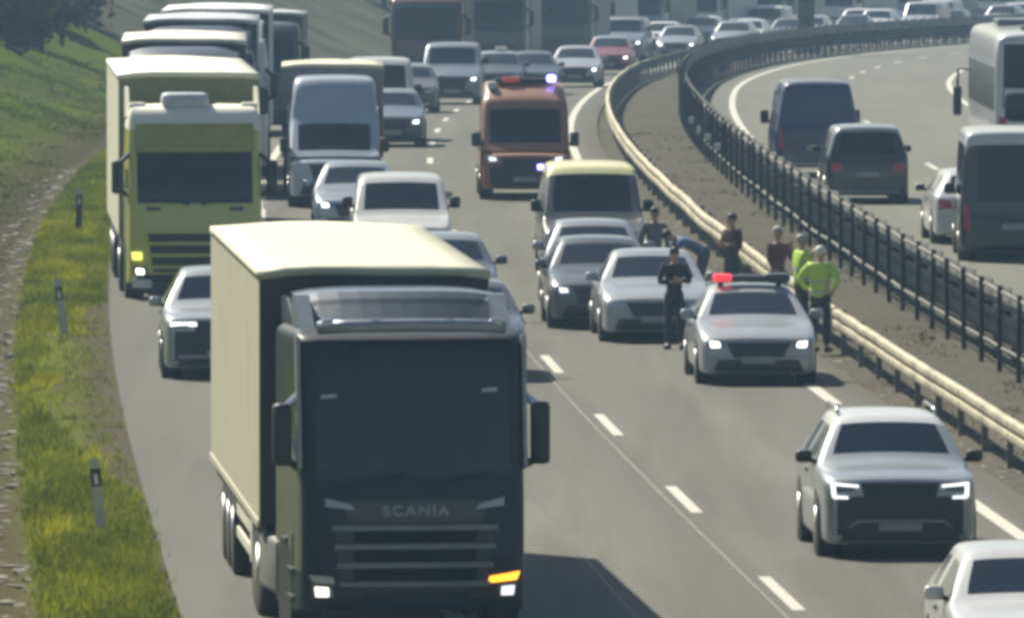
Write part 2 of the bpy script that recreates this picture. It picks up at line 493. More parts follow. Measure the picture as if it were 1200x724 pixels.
# ------------------------------------------------------------------ lorries
def lorry(name, label, cat, px, py, cabm, group=None, W=2.5, zg=(1.72, 3.15), ztop=3.4, defl=3.85, box=None, detail=1, dyaw=0.0, pos=None, lights=LAMP_OFF, deflm=None,
          grillem=PLASTIC, mirrorh=.6, hood=0.0, visor=None, D=2.2, level=2, bump=None, chassis=True, mirrors=True, text=None, lowz=.3, sidem=None, roofm=None, artic=0.0):
    """front of the cab at y = 0, everything behind it towards +y"""
    g_ = at(px, py) if pos is None else Vector((pos[0], pos[1], gz(pos[1])))
    LL = (box['y0'] + box['L']) if box else D
    yaw = -math.atan(slope(g_.y + LL / 2)) + dyaw
    root = empty(name, g_, yaw)
    root.rotation_euler = (math.atan((gz(g_.y + LL) - gz(g_.y)) / LL), 0, yaw)
    tag(root, label, cat, group)
    hw = W / 2
    z0, z1 = zg
    def prof(z, yf, k=1.0, yb=D):
        c = [(-1, yb), (-1, 1.25), (-1, .5), (-.985, .2), (-.90, .06), (-.5, .015), (0, 0)]
        wgt = [0, 0, .35, .8, 1, 1, 1]
        left = [(x * hw * k, y + yf * w_, z) for (x, y), w_ in zip(c, wgt)]
        return left + [(-x, y, z) for x, y, z in left[:-1][::-1]]
    zs = [(lowz, .12), (lowz + .05, .02), (.7, 0), (z0 * .72, 0.0 + hood * .1), (z0 - .12, .03 + hood * .6), (z0, .05 + hood), (z0 + .1, .07 + hood), (z0 + .22, .08 + hood), ((z0 + z1) / 2, .14 + hood * 1.3), (z1 - .25, .22 + hood * 1.6),
          (z1 - .05, .27 + hood * 1.7), (z1 + .03, .30 + hood * 1.75)]
    rows = [prof(z, y) for z, y in zs]
    n0 = len(rows)
    rows.append(prof(z1 + (ztop - z1) * .55, .42 + hood * 1.8, .985))
    rows.append(prof(ztop - .05, .62 + hood * 1.8, .955))
    rows.append(prof(ztop, .8 + hood * 1.8, .88))
    rows.append([(p[0] * .4, min(p[1], D - .1) * .5 + D * .35, ztop + .02) for p in rows[-1]])
    def key(i, j):
        if 5 <= i < 11 and 4 <= j <= 7: return 'windshield'
        if 7 <= i < 9 and j in (1, 2, 9, 10): return ('side_window', j > 5)
        if i < 2 and 2 <= j <= 9: return 'bumper'
        if j in (0, 1, 2) and 2 <= i < 7: return ('door', 0)
        if j in (9, 10, 11) and 2 <= i < 7: return ('door', 1)
        if i >= n0: return 'roof'
        return 'cab'
    g, K = loft(rows, key, level)
    fit(g, (-hw, 0, lowz), (hw, D, ztop))
    objs, bvh = loft_parts(g, K, {'windshield': GLASS, 'side_window': GLASS, 'bumper': cabm, 'door': sidem or cabm, 'roof': roofm or cabm, 'cab': cabm}, root)
    MB().box((0, D + .01, (lowz + ztop) / 2 + .2), (W * .94, .05, ztop - lowz - .5), bev=.02).build('rear_panel', cabm, root)
    # grille
    ga, gb = lowz + .2, z0 - .55
    gr = patch('grille', bvh, [(-hw * .62, ga), (hw * .62, ga), (hw * .70, gb), (-hw * .70, gb)], grillem, root, off=.006, n=10, mrow=8)
    if detail:
        nb = 4
        if detail > 1:
            for i in range(nb - 1):
                za = ga + .1 + (gb - ga - .06) * i / (nb - 1) + .035; zb2 = za + (gb - ga - .06) / (nb - 1) - .075
                patch('grille_recess', bvh, [(-.66, za), (.66, za), (.68, zb2), (-.68, zb2)], mat('recess_black', (.006, .007, .009), .8, spec=.1), gr, off=.02, n=6, mrow=2)
        for i in range(nb):
            z = ga + .1 + (gb - ga - .06) * i / (nb - 1)
            k = .66 + .09 * i / nb
            patch('grille_bar', bvh, [(-hw * k, z - .032), (hw * k, z - .032), (hw * k, z + .022), (-hw * k, z + .022)], cabm if detail < 2 else MATS['grille_bar_grey'], gr, off=.035, thick=.05, n=12, mrow=2)
    la = lights if isinstance(lights, tuple) else (lights, lights)
    for s, lm in ((-1, la[0]), (1, la[1])):
        q = [(s * hw * .70, lowz + .14), (s * hw * .9, lowz + .14), (s * hw * .92, lowz + .31), (s * hw * .72, lowz + .29)]
        if s < 0: q = [q[1], q[0], q[3], q[2]]
        hl = patch('headlight', bvh, q, DARKLENS, root, off=.02)
        q = [(s * hw * .755, lowz + .165), (s * hw * .865, lowz + .165), (s * hw * .875, lowz + .27), (s * hw * .76, lowz + .26)]
        if s < 0: q = [q[1], q[0], q[3], q[2]]
        patch('lamp', bvh, q, lm, hl, off=.045, n=4, mrow=3)
        if detail > 1:
            MB().box((s * hw * .60, -.02, lowz + .19), (.34, .05, .1), bev=.02).build('lamp_surround', PLASTIC, hl)
    if mirrors:
        for s in (-1, 1):
            ym = .32 + hood; zm = z0 + .15 + mirrorh * .5
            xm = s * (hw + .17)
            b = MB().box((xm, ym, zm), (.2, .2, mirrorh), rot=(0, 0, -s * .12), bev=.06)
            mo = b.build('wing_mirror', PLASTIC, root, True)
            MB().tube([(s * hw * .97, ym + .1, zm + mirrorh * .5 + .1), (xm - s * .06, ym, zm + mirrorh * .46)], .045, 8).build('mirror_arm', CHROME if detail > 1 else PLASTIC, mo)
            MB().tube([(s * hw * .97, ym + .1, zm - mirrorh * .55), (xm - s * .06, ym, zm - mirrorh * .42)], .045, 8).build('mirror_arm', PLASTIC, mo)
            MB().box((xm, ym + .105, zm), (.2, .015, mirrorh * .88), rot=(0, 0, -s * .12), bev=.01).build('mirror_glass', GLASS, mo)
    if visor:
        patch('sun_visor', bvh, [(-hw * .82, z1 - .04), (hw * .82, z1 - .04), (hw * .82, z1 + .12), (-hw * .82, z1 + .12)], visor, root, off=.14, thick=.14, n=10, mrow=3)
    if defl:
        dm = deflm or cabm
        y_a, y_b = (.75 if detail > 1 else 1.0) + hood * 1.5, D - .02
        pr = []
        for t in ((0, .08, .2, .35, .6, 1) if detail > 1 else (0, .2, .45, .7, .9, 1)):
            pr.append((y_a + (y_b - y_a) * t, ztop - .04 + (defl - ztop + .04) * math.sin(t * math.pi / 2) ** (.55 if detail > 1 else 1)))
        if detail > 1: pr = [(.9, ztop - .06), (1.2, defl - .16), (1.26, defl - .1), (1.36, defl - .03), (1.6, defl), (y_b, defl)]
        b = MB()
        ns = 10
        vs = []; fs = []
        for i in range(ns + 1):
            s = -1 + 2 * i / ns
            for y, z in pr:
                vs.append((s * hw * .88, y + .22 * s * s * (1 if y < y_b - .05 else .1), z - .10 * s ** 4 * (z - ztop + .3)))
        m = len(pr)
        for i in range(ns):
            for j in range(m - 1):
                fs.append([i * m + j, i * m + j + 1, (i + 1) * m + j + 1, (i + 1) * m + j])
        o = MB().add(vs, fs).build('roof_deflector', dm, root, detail < 2)
        for s in (-1, 1):
            zt = defl - .12
            MB().prism([(y_a + .45, ztop - .12), (D + .35, ztop - .35), (D + .35, zt), (y_b - .05, zt)], 'x', s * hw * .90 - .02, s * hw * .90 + .02).build('side_fairing', dm, root)
            if detail > 1: MB().prism([(.75, ztop - .05), (1.5, ztop - .05), (1.5, defl - .06), (1.25, defl - .06)], 'x', s * 1.0, s * 1.16).build('winglet', mat('winglet_grey', (.16, .19, .22), .4, .2), root)
    if bump:
        bump(root, bvh)
    # running gear
    if chassis:
        rw = .5 if W > 2.3 else .38
        for s in (-1, 1):
            wheel(root, s * (hw - .04), 1.38 if W > 2.3 else .9, rw, .3, s, n=28)
            MB().lathe_x((s * (hw + .006), 1.38 if W > 2.3 else .9, rw), [(0, rw + .09), (-s * .32, rw + .09)], 28).build('wheel_arch', PLASTIC, root)
    if box:
        y0, bl, bw, bz0, bz1 = box['y0'], box['L'], box['W'] / 2, box['z0'], box['z1']
        t = MB().box((0, y0 + bl / 2, bz0 - .1), (bw * 1.9, bl - .1, .18), bev=.02).build('trailer', TRIM, root)
        fm, sm_, rm = box['front'], box['side'], box['roof']
        MB().box((0, y0 + .03, (bz0 + bz1) / 2 - .02), (bw * 2 - .02, .06, bz1 - bz0 - .06), bev=.01).build('front_wall', fm, t)
        for s in (-1, 1):
            MB().box((s * (bw - .03), y0 + bl / 2, (bz0 + bz1) / 2 - .03), (.06, bl - .008, bz1 - bz0 - .07), bev=.012).build('side_curtain', sm_, t)
            nst = 7
            if detail > 1:
                MB().box((s * (bw + .004), y0 + bl / 2, bz0 + .03), (.03, bl - .1, .09), bev=.01).build('side_rail', MATS['curtain_rail'], t)
        MB().box((0, y0 + bl - .03, (bz0 + bz1) / 2 - .02), (bw * 2 - .02, .06, bz1 - bz0 - .06), bev=.01).build('rear_door', sm_, t)
        # roof sheet, a little crowned
        vs = []; fs = []
        nx, ny = 8, 14
        for i in range(nx + 1):
            s = -1 + 2 * i / nx
            for j in range(ny + 1):
                vs.append((s * (bw + .01), y0 - .02 + (bl + .04) * j / ny, bz1 - .05 * s * s * abs(s) + (.012 * math.sin(j * 2.1 + i) if 0 < i < nx else 0)))
        for i in range(nx):
            for j in range(ny):
                a = i * (ny + 1) + j
                fs.append([a, a + ny + 1, a + ny + 2, a + 1])
        nv = len(vs)
        vs += [(v[0], v[1], v[2] - .09) for v in vs]
        fs += [[q + nv for q in f[::-1]] for f in fs]
        ring = [i * (ny + 1) for i in range(nx + 1)] + [nx * (ny + 1) + j for j in range(1, ny + 1)] + [i * (ny + 1) + ny for i in range(nx - 1, -1, -1)] + [j for j in range(ny - 1, 0, -1)]
        for a, b_ in zip(ring, ring[1:] + ring[:1]): fs.append([a, b_, b_ + nv, a + nv])
        MB().add(vs, fs).build('roof_sheet', rm, t, True)
        ax = box.get('axles', [])
        for y in ax:
            for s in (-1, 1):
                wheel(root, s * (bw - .03), y, .5 if W > 2.3 else .38, .34, s, n=24)
        if box.get('tail'):
            for s in (-1, 1): MB().box((s * bw * .8, y0 + bl + .02, bz0 - .05), (.3, .05, .12), bev=.01).build('tail_light', TAIL, t)
    if artic:
        # the trailer stands at an angle to its tractor, turned about the coupling
        M_ = Matrix.Translation((0, 3.8, 0)) @ Matrix.Rotation(artic, 4, 'Z') @ Matrix.Translation((0, -3.8, 0))
        for o in root.children:
            cy = sum((Vector(c).y for c in o.bound_box)) / 8
            if o.name.split('.')[0] == 'trailer' or cy > 5.2: o.matrix_local = M_
    return root, bvh, objs

# ------------------------------------------------------------------ setting materials
def ramp_mat(name, stops, lo, hi, noise_amp, noise_scale, rough=.9, fine=(.25, 60.0), patch_col=None, patch_scale=.5, patch_lim=(.5, .62), bump=.4, stretch=None, spec=.12):
    """colour by the attribute u across the road, broken up by noise"""
    m = bpy.data.materials.new(name); m.use_nodes = True
    nt = m.node_tree; N = nt.nodes; L = nt.links.new; b = N['Principled BSDF']
    b.inputs['Roughness'].default_value = rough
    b.inputs['Specular IOR Level'].default_value = spec
    at_ = N.new('ShaderNodeAttribute'); at_.attribute_name = 'u'
    tc = N.new('ShaderNodeTexCoord')
    n1 = N.new('ShaderNodeTexNoise'); n1.inputs['Scale'].default_value = noise_scale; n1.inputs['Detail'].default_value = 4
    L(tc.outputs['Object'], n1.inputs['Vector'])
    ma = N.new('ShaderNodeMath'); ma.operation = 'MULTIPLY_ADD'; ma.inputs[1].default_value = noise_amp
    L(n1.outputs['Fac'], ma.inputs[0]); L(at_.outputs['Fac'], ma.inputs[2])
    mr = N.new('ShaderNodeMapRange'); mr.inputs[1].default_value = lo + noise_amp / 2; mr.inputs[2].default_value = hi + noise_amp / 2
    L(ma.outputs[0], mr.inputs[0])
    cr = N.new('ShaderNodeValToRGB')
    el = cr.color_ramp.elements
    for k, (u, c) in enumerate(stops):
        p = (u - lo) / (hi - lo)
        e = el[k] if k < 2 else el.new(p)
        e.position = p; e.color = list(c) + [1]
    L(mr.outputs[0], cr.inputs['Fac'])
    out = cr.outputs['Color']
    if patch_col:
        n3 = N.new('ShaderNodeTexNoise'); n3.inputs['Scale'].default_value = patch_scale; n3.inputs['Detail'].default_value = 6; n3.inputs['Roughness'].default_value = .65
        if stretch:
            mp = N.new('ShaderNodeMapping'); mp.inputs['Scale'].default_value = stretch
            L(tc.outputs['Object'], mp.inputs['Vector']); L(mp.outputs[0], n3.inputs['Vector'])
        else: L(tc.outputs['Object'], n3.inputs['Vector'])
        r3 = N.new('ShaderNodeMapRange'); r3.inputs[1].default_value = patch_lim[0]; r3.inputs[2].default_value = patch_lim[1]
        L(n3.outputs['Fac'], r3.inputs[0])
        mx = N.new('ShaderNodeMix'); mx.data_type = 'RGBA'
        L(r3.outputs[0], mx.inputs['Factor']); L(out, mx.inputs['A']); mx.inputs['B'].default_value = list(patch_col) + [1]
        out = mx.outputs['Result']
    n2 = N.new('ShaderNodeTexNoise'); n2.inputs['Scale'].default_value = fine[1]; n2.inputs['Detail'].default_value = 4
    L(tc.outputs['Object'], n2.inputs['Vector'])
    r2 = N.new('ShaderNodeMapRange'); r2.inputs[1].default_value = .3; r2.inputs[2].default_value = .7; r2.inputs[3].default_value = 1 - fine[0]; r2.inputs[4].default_value = 1 + fine[0]
    L(n2.outputs['Fac'], r2.inputs[0])
    vm = N.new('ShaderNodeVectorMath'); vm.operation = 'SCALE'
    L(out, vm.inputs[0]); L(r2.outputs[0], vm.inputs['Scale'])
    L(vm.outputs[0], b.inputs['Base Color'])
    if bump:
        bp = N.new('ShaderNodeBump'); bp.inputs['Strength'].default_value = bump; bp.inputs['Distance'].default_value = .03
        L(n2.outputs['Fac'], bp.inputs['Height']); L(bp.outputs['Normal'], b.inputs['Normal'])
    return m

GRASS_C = (.095, .125, .022); DRY = (.12, .115, .045); DIRT = (.085, .074, .048); STONE_C = (.10, .088, .062)
TERR = ramp_mat('verge_ground', [(-30, (.05, .044, .03)), (-21, (.06, .055, .03)), (-18, (.075, .105, .015)), (-14.4, (.082, .11, .016)), (-13.4, (.085, .08, .03)), (-12.85, (.075, .066, .04)), (-12.3, (.075, .07, .036)), (-12.05, (.095, .12, .022)),
                                 (-11.4, (.10, .115, .025)), (-11.0, DIRT), (-10.4, (.10, .09, .065)), (1.0, (.10, .092, .075)), (4.5, (.10, .094, .08)), (16, DIRT), (18, GRASS_C)], -30, 20, .5, 1.2,
                fine=(.35, 14.0), patch_col=(.075, .062, .04), patch_scale=.2, patch_lim=(.52, .68), spec=0.0)

ASPH = ramp_mat('asphalt', [(-11, (0.110, 0.108, 0.093)), (-8, (0.151, 0.148, 0.127)), (-6.6, (0.131, 0.128, 0.111)), (-5.7, (0.159, 0.155, 0.135)), (-4.8, (0.131, 0.128, 0.110)), (-3.9, (0.110, 0.107, 0.093)), (-3.6, (0.134, 0.131, 0.112)),
                            (-2.8, (0.118, 0.115, 0.099)), (-1.9, (0.148, 0.143, 0.123)), (-1.0, (0.118, 0.115, 0.099)), (0.15, (0.121, 0.115, 0.100)), (0.55, (0.085, 0.077, 0.061)), (1.1, (0.075, 0.068, 0.053))], -11, 1.2, .25, .35,
                rough=.85, fine=(.07, 30.0), patch_col=(0.099, 0.096, 0.083), patch_scale=.8, patch_lim=(.42, .68), bump=.1, stretch=(1.3, .05, 1))
ASPH2 = ramp_mat('asphalt_far_side', [(4, (0.132, 0.130, 0.110)), (6, (0.152, 0.150, 0.126)), (8.5, (0.142, 0.140, 0.120)), (10.4, (0.156, 0.152, 0.129)), (12.3, (0.142, 0.140, 0.120)), (15.6, (0.127, 0.124, 0.105))], 4, 16, .3, .3,
                 rough=.85, fine=(.07, 25.0), patch_col=(0.127, 0.125, 0.107), patch_scale=.8, patch_lim=(.45, .7), bump=.1, stretch=(1.0, .04, 1))
WHITE = mat('road_paint', (.44, .43, .365), .7, var=.18, scale=9.0)
WORN = mat('worn_road_paint', (.19, .185, .165), .8, var=.35, scale=4.0)

def strip_mesh(name, us, Ys, zfun, m, parent=None):
    vs = []; ua = []
    for Y in Ys:
        c = cx(Y)
        for u in us:
            vs.append((c + u, Y, zfun(u, Y))); ua.append(u)
    nu = len(us)
    fs = [[i * nu + j, i * nu + j + 1, (i + 1) * nu + j + 1, (i + 1) * nu + j] for i in range(len(Ys) - 1) for j in range(nu - 1)]
    o = meshobj(name, vs, fs, m, parent)
    a = o.data.attributes.new('u', 'FLOAT', 'POINT'); a.data.foreach_set('value', ua)
    return o

UT = [(-1500, 12), (-600, 10), (-200, 9), (-90, 9), (-50, 8.6), (-36, 7.6), (-28, 5.6), (-22, 3.3), (-18, 1.6), (-15.5, .65), (-14.2, .25), (-13.4, .02), (-13.0, -.12), (-12.7, -.25), (-12.4, -.24), (-12.1, -.1),
      (-11.8, -.02), (-11.3, -.01), (-10.9, -.02), (-10.55, -.05), (-6, -.08), (0, -.08), (1.0, -.05), (1.3, .0), (2.2, .05), (3.2, .03), (3.9, -.03), (5, -.08), (10, -.08), (15.4, -.05), (16, -.02), (17.5, -.1), (20, -.6), (24, -1.0),
      (32, -.8), (45, .5), (70, 2), (150, 4), (500, 6), (1500, 8)]

def terr_z(u, Y):
    for (a, za), (b, zb_) in zip(UT, UT[1:]):
        if u <= b:
            z = za + (zb_ - za) * (u - a) / (b - a); break
    if u < -13.2:
        z += noise.noise(Vector((u * .35, Y * .12, 1.7))) * min(.45, (-13 - u) * .18) + noise.noise(Vector((u * 1.1, Y * .5, 5))) * .07
    elif u < -11: z += noise.noise(Vector((u * 2.1, Y * .6, 3))) * .035
    elif 1.2 < u < 4: z += noise.noise(Vector((u * 1.5, Y * .4, 3))) * .04
    return gz(Y) + z

Ys = [-300, -100, 0, 50, 90, 110] + [120 + i * 1.5 for i in range(160)] + [360 + i * 4 for i in range(120)] + [840 + i * 20 for i in range(20)] + [1300, 1500, 1800, 2200]
us = [u for u, _ in UT]
us2 = sorted(set(us + [-13.7, -12.85, -12.55, -12.25, -11.95, -11.55, -11.1, -14.8, -16.7, -20, -25, -32, 1.7, 2.7, 3.5, -40, -65]))
tag(strip_mesh('ground', us2, Ys, terr_z, TERR), kind='structure')
EARTH = mat('bare_earth', (.082, .080, .058), .95, var=.35, scale=.35, spec=0, bump=.3, bscale=6)
tag(strip_mesh('bare_ground', [u for u in us2 if -28 <= u <= -13.4], [436 + 4 * k for k in range(60)], lambda u, Y: terr_z(u, Y) + .04, EARTH), kind='structure')
YR = [-100, 0, 60, 100] + [120 + i * 3 for i in range(290)]
edge_w = lambda u, Y: u
def road_z(u, Y): return gz(Y)
tag(strip_mesh('road', [-10.65, -9, -7.6, -5.7, -3.8, -1.9, 0, 0.75], YR, lambda u, Y: gz(Y) + .0, ASPH), kind='structure')
tag(strip_mesh('road', [4.15, 6, 8.5, 10.4, 12.3, 15.3], YR, lambda u, Y: gz(Y) + .0, ASPH2), kind='structure')

def line_mesh(name, u0, u1, segs, m, step=3.0, dz=.004):
    vs = []; fs = []
    for a, b in segs:
        n = max(1, int((b - a) / step))
        base = len(vs)
        for i in range(n + 1):
            Y = a + (b - a) * i / n; c = cx(Y)
            w = .008 * noise.noise(Vector((Y * .8, u0, 0)))
            vs += [(c + u0 + w, Y, gz(Y) + dz), (c + u1 + w, Y, gz(Y) + dz)]
        for i in range(n): fs.append([base + 2 * i, base + 2 * i + 1, base + 2 * i + 3, base + 2 * i + 2])
    return tag(meshobj(name, vs, fs, m), kind='structure')

# edge lines, lane dashes (6 m long, 18 m apart), the faint old seam beside them
line_mesh('edge_line_marking', -.11, .09, [(60, 177.5), (180.2, 186), (186.6, 240), (240, 900)], WHITE)
line_mesh('lane_dash_marking', -3.77, -3.62, [(135.65 + 18 * k, 135.65 + 18 * k + 5.7) for k in range(-3, 40)], WHITE)
line_mesh('edge_line_marking', -7.72, -7.52, [(60, 900)], WHITE)
line_mesh('lane_seam_marking', -3.93, -3.90, [(100, 215)], WORN)
TAR = mat('tar_seal', (.055, .053, .05), .6, var=.3)
line_mesh('tar_joint_marking', -5.62, -5.59, [(100, 148), (151, 166), (171, 230)], TAR)
line_mesh('tar_joint_marking', .30, .325, [(120, 171), (176, 260)], TAR)
line_mesh('edge_line_marking', 4.72, 4.92, [(60, 900)], WHITE)
line_mesh('edge_line_marking', 12.2, 12.4, [(60, 900)], WHITE)
line_mesh('lane_dash_marking', 8.45, 8.6, [(130 + 18 * k, 136 + 18 * k) for k in range(0, 40)], WHITE)

# broken asphalt and pale gravel along the shoulder by the rail
def blobs(name, n, ulo, uhi, ylo, yhi, rlo, rhi, m, flat=.35, z0=0.0):
    b = MB()
    for _ in range(n):
        Y = random.uniform(ylo, yhi); u = random.uniform(ulo, uhi); r = random.uniform(rlo, rhi)
        bm = bmesh.new(); bmesh.ops.create_icosphere(bm, subdivisions=1, radius=1)
        ph = random.random() * 9
        vs = []
        for v in bm.verts:
            k = 1 + .35 * noise.noise(v.co * 1.3 + Vector((ph, ph, 0)))
            vs.append((cx(Y) + u + v.co.x * r * k, Y + v.co.y * r * k * 1.3, terr_z(u, Y) + z0 + v.co.z * r * flat * k))
        fs = [[v.index for v in f.verts] for f in bm.faces]; bm.free()
        b.add(vs, fs)
    return tag(b.build(name, m), kind='stuff')
GRAV = mat('pale_gravel', (.26, .245, .215), .9, var=.3, scale=3.0)
blobs('gravel', 1100, .5, 2.0, 140, 260, .015, .06, GRAV)
blobs('ditch_stones', 420, -12.95, -12.2, 128, 300, .04, .16, mat('ditch_stone', (.14, .125, .092), .9, var=.4, scale=2.0), .3)
blobs('gravel', 700, -11.3, -10.6, 128, 260, .01, .035, mat('dusty_gravel', (.12, .108, .078), .9, var=.3, scale=3.0))

# ------------------------------------------------------------------ grass and trees
def leaf_mat(name, col, tr=.25):
    m = bpy.data.materials.new(name); m.use_nodes = True
    nt = m.node_tree; b = nt.nodes['Principled BSDF']
    a = nt.nodes.new('ShaderNodeAttribute'); a.attribute_name = 'tone'
    hsv = nt.nodes.new('ShaderNodeMix'); hsv.data_type = 'RGBA'
    hsv.inputs['A'].default_value = [c * .62 for c in col] + [1]
    hsv.inputs['B'].default_value = [col[0] * 1.55, col[1] * 1.35, col[2] * 1.1, 1]
    nt.links.new(a.outputs['Fac'], hsv.inputs['Factor'])
    nt.links.new(hsv.outputs['Result'], b.inputs['Base Color'])
    b.inputs['Roughness'].default_value = .9; b.inputs['Specular IOR Level'].default_value = 0.0
    t = nt.nodes.new('ShaderNodeBsdfTranslucent'); nt.links.new(hsv.outputs['Result'], t.inputs['Color'])
    mx = nt.nodes.new('ShaderNodeMixShader'); mx.inputs[0].default_value = tr
    nt.links.new(b.outputs[0], mx.inputs[1]); nt.links.new(t.outputs[0], mx.inputs[2])
    nt.links.new(mx.outputs[0], nt.nodes['Material Output'].inputs[0])
    return m

def tone_mesh(name, vs, fs, tones, m, parent=None):
    o = meshobj(name, vs, fs, m, parent, smooth=False)
    a = o.data.attributes.new('tone', 'FLOAT', 'FACE'); a.data.foreach_set('value', tones)
    return o

def grass(name, m, n, ulo, uhi, ylo, yhi, h, spread, blades=5, w=.012, dens=None, ypow=1.0):
    vs = []; fs = []; tn = []
    c_ = 0
    for _ in range(n):
        Y = ylo + (yhi - ylo) * random.random() ** ypow; u = random.uniform(ulo, uhi)
        if dens and random.random() > dens(u, Y): continue
        X = cx(Y) + u; Z = terr_z(u, Y) - .01
        t0 = .5 + .9 * noise.noise(Vector((u * .8, Y * .22, 9))) + random.uniform(-.15, .15)
        for _ in range(blades):
            a = random.random() * 6.283; hh = h * random.uniform(.5, 1.25)
            bx, by = X + random.gauss(0, spread), Y + random.gauss(0, spread)
            tx, ty = bx + math.cos(a) * hh * .6, by + math.sin(a) * hh * .6
            ca, sa = math.cos(a + 1.57) * w, math.sin(a + 1.57) * w
            k = len(vs)
            vs += [(bx - ca, by - sa, Z), (bx + ca, by + sa, Z), (tx, ty, Z + hh)]
            fs.append([k, k + 1, k + 2]); tn.append(max(0, min(1, t0 + random.uniform(-.2, .2))))
    return tag(tone_mesh(name, vs, fs, tn, m), kind='stuff')

GRASS = leaf_mat('grass_blades', (.150, .195, .022), .4)
GRASSS = leaf_mat('slope_grass_blades', (.088, .118, .018), .3)
GRASSD = leaf_mat('dry_grass_blades', (.115, .11, .038))
FLOW = leaf_mat('yellow_flowers', (.33, .36, .02))
def bare(u, Y):
    """less grass on the dusty shoulder between about 160 and 215 m"""
    k = max(0, 1 - ((Y - 188) / 32) ** 2)
    return .08 if u > -11.55 - .35 + (1 - k) * 1.2 + .4 * noise.noise(Vector((Y * .15, 2, 2))) else 1.0
grass('grass', GRASS, 20000, -12.15, -10.75, 128, 345, .10, .07, 6, .016, bare, 1.2)
def mott(u, Y): return .5 + noise.noise(Vector((u * .25, Y * .07, 4))) * 1.1
grass('grass', GRASSS, 26000, -22, -13.1, 165, 430, .07, .18, 5, .03, mott)
def fl(u, Y): return (1.0 if Y > 180 or abs(Y - 158) < 9 else .14) if noise.noise(Vector((u * .9, Y * .07, 31))) > (-.1 if Y > 185 and u < -11.6 else .08) else .015
grass('wildflowers', FLOW, 7500, -12.15, -11.15, 132, 262, .13, .06, 4, .02, fl)
grass('dry_grass', GRASSD, 1500, 1.3, 3.6, 150, 330, .08, .07, 5, .014, lambda u, Y: .9 if noise.noise(Vector((u, Y * .15, 12))) > .1 else .1)

LEAF_D = leaf_mat('dark_leaves', (.035, .06, .022))
LEAF_M = leaf_mat('mid_leaves', (.055, .085, .025))
BARK = mat('bark', (.09, .07, .05), .9, var=.35, scale=3.0)
def tree(name, label, u, Y, h, r, lm, n=1500, group=None, trunk_h=.3, seed=0, leaf=.22):
    rnd = random.Random(seed)
    z = terr_z(u, Y)
    root = empty(name, (cx(Y) + u, Y, z))
    tag(root, label, 'tree', group)
    b = MB(); ends = []
    b.tube([(0, 0, -.3), (.05, .03, h * .25), (-.05, .1, h * .55), (.05, 0, h * .85)], [h * .03, h * .024, h * .016, h * .006], 9)
    for k in range(13):
        t = trunk_h + (.9 - trunk_h) * k / 13
        a = k * 2.4 + rnd.random(); l = r * (1.15 - .75 * abs(t - .45)) * rnd.uniform(.65, 1.05)
        p0 = Vector((0, .05, h * t)); p1 = p0 + Vector((math.cos(a) * l * .5, math.sin(a) * l * .5, l * .22)); p2 = p0 + Vector((math.cos(a) * l, math.sin(a) * l, l * .5))
        b.tube([p0, p1, p2], [h * .011, h * .007, h * .003], 6)
        ends += [(p1, .6), (p2, 1), (p1.lerp(p2, .5) + Vector((0, 0, .2)), .8)]
    ends.append((Vector((0, 0, h * .93)), .9))
    b.build('trunk', BARK, root, True)
    vs = []; fs = []; tn = []
    for i in range(n):
        c, k = ends[rnd.randrange(len(ends))]
        d = Vector((rnd.gauss(0, 1), rnd.gauss(0, 1), rnd.gauss(0, .75))) * r * .21 * k
        p = c + d
        s = leaf * rnd.uniform(.5, 1.3)
        a = Vector((rnd.gauss(0, 1), rnd.gauss(0, 1), rnd.gauss(0, 1))).normalized(); q = a.orthogonal().normalized()
        j = len(vs)
        vs += [p - a * s, p + q * s * .5, p + a * s, p - q * s * .5]
        fs.append([j, j + 1, j + 2, j + 3]); tn.append(max(0, min(1, .45 + .9 * noise.noise(c * .9) + rnd.uniform(-.25, .25))))
    tone_mesh('crown', vs, fs, tn, lm, root)
    return root
# ------------------------------------------------------------------ trees on the embankment
tree('verge_tree', 'dark bushy tree at the top of the grassy bank, far corner of the view', -18.9, 402, 4.2, 1.7, LEAF_D, 2600, None, .02, 1)
tree('verge_tree', 'dark bush at the very edge of the view on the grassy bank', -18.2, 385, 3.4, 1.6, LEAF_D, 2400, None, .02, 31)
tree('verge_tree', 'dark bush on the far bank beside the dark red lorry', -19.3, 562, 4.5, 2.0, LEAF_D, 2000, None, .02, 41)
tree('verge_tree', 'low dark bush on the bank next to the corner tree', -19.4, 430, 3.5, 1.7, LEAF_D, 1800, None, .02, 21)
tree('verge_tree', 'spreading dark tree high on the bank behind the corner tree', -22.5, 448, 6.5, 2.6, LEAF_D, 2600, None, .1, 22)
tree('verge_tree', 'second dark tree on the bank, standing behind and beside the corner tree', -27.5, 476, 8.5, 3.2, LEAF_D, 2600, None, .2, 2)
tree('verge_tree', 'dark tree on the bank further along, above the row of lorry roofs', -30, 560, 8.5, 3.2, LEAF_D, 2400, None, .15, 3)
for k, (u, Y, h, r) in enumerate([(-31, 500, 9, 3.4), (-34, 528, 10, 3.6), (-33, 600, 9.5, 3.5), (-31, 655, 9, 3.6), (-33, 700, 10, 3.8), (-32, 745, 10, 3.8), (-34, 800, 10, 4)]):
    tree('verge_tree', 'hazy dark tree in the far row along the outer bank of the bend', u, Y, h, r, (LEAF_D, LEAF_M)[k % 2], 1500, 'trees along the far bank', .12, 10 + k, .3)

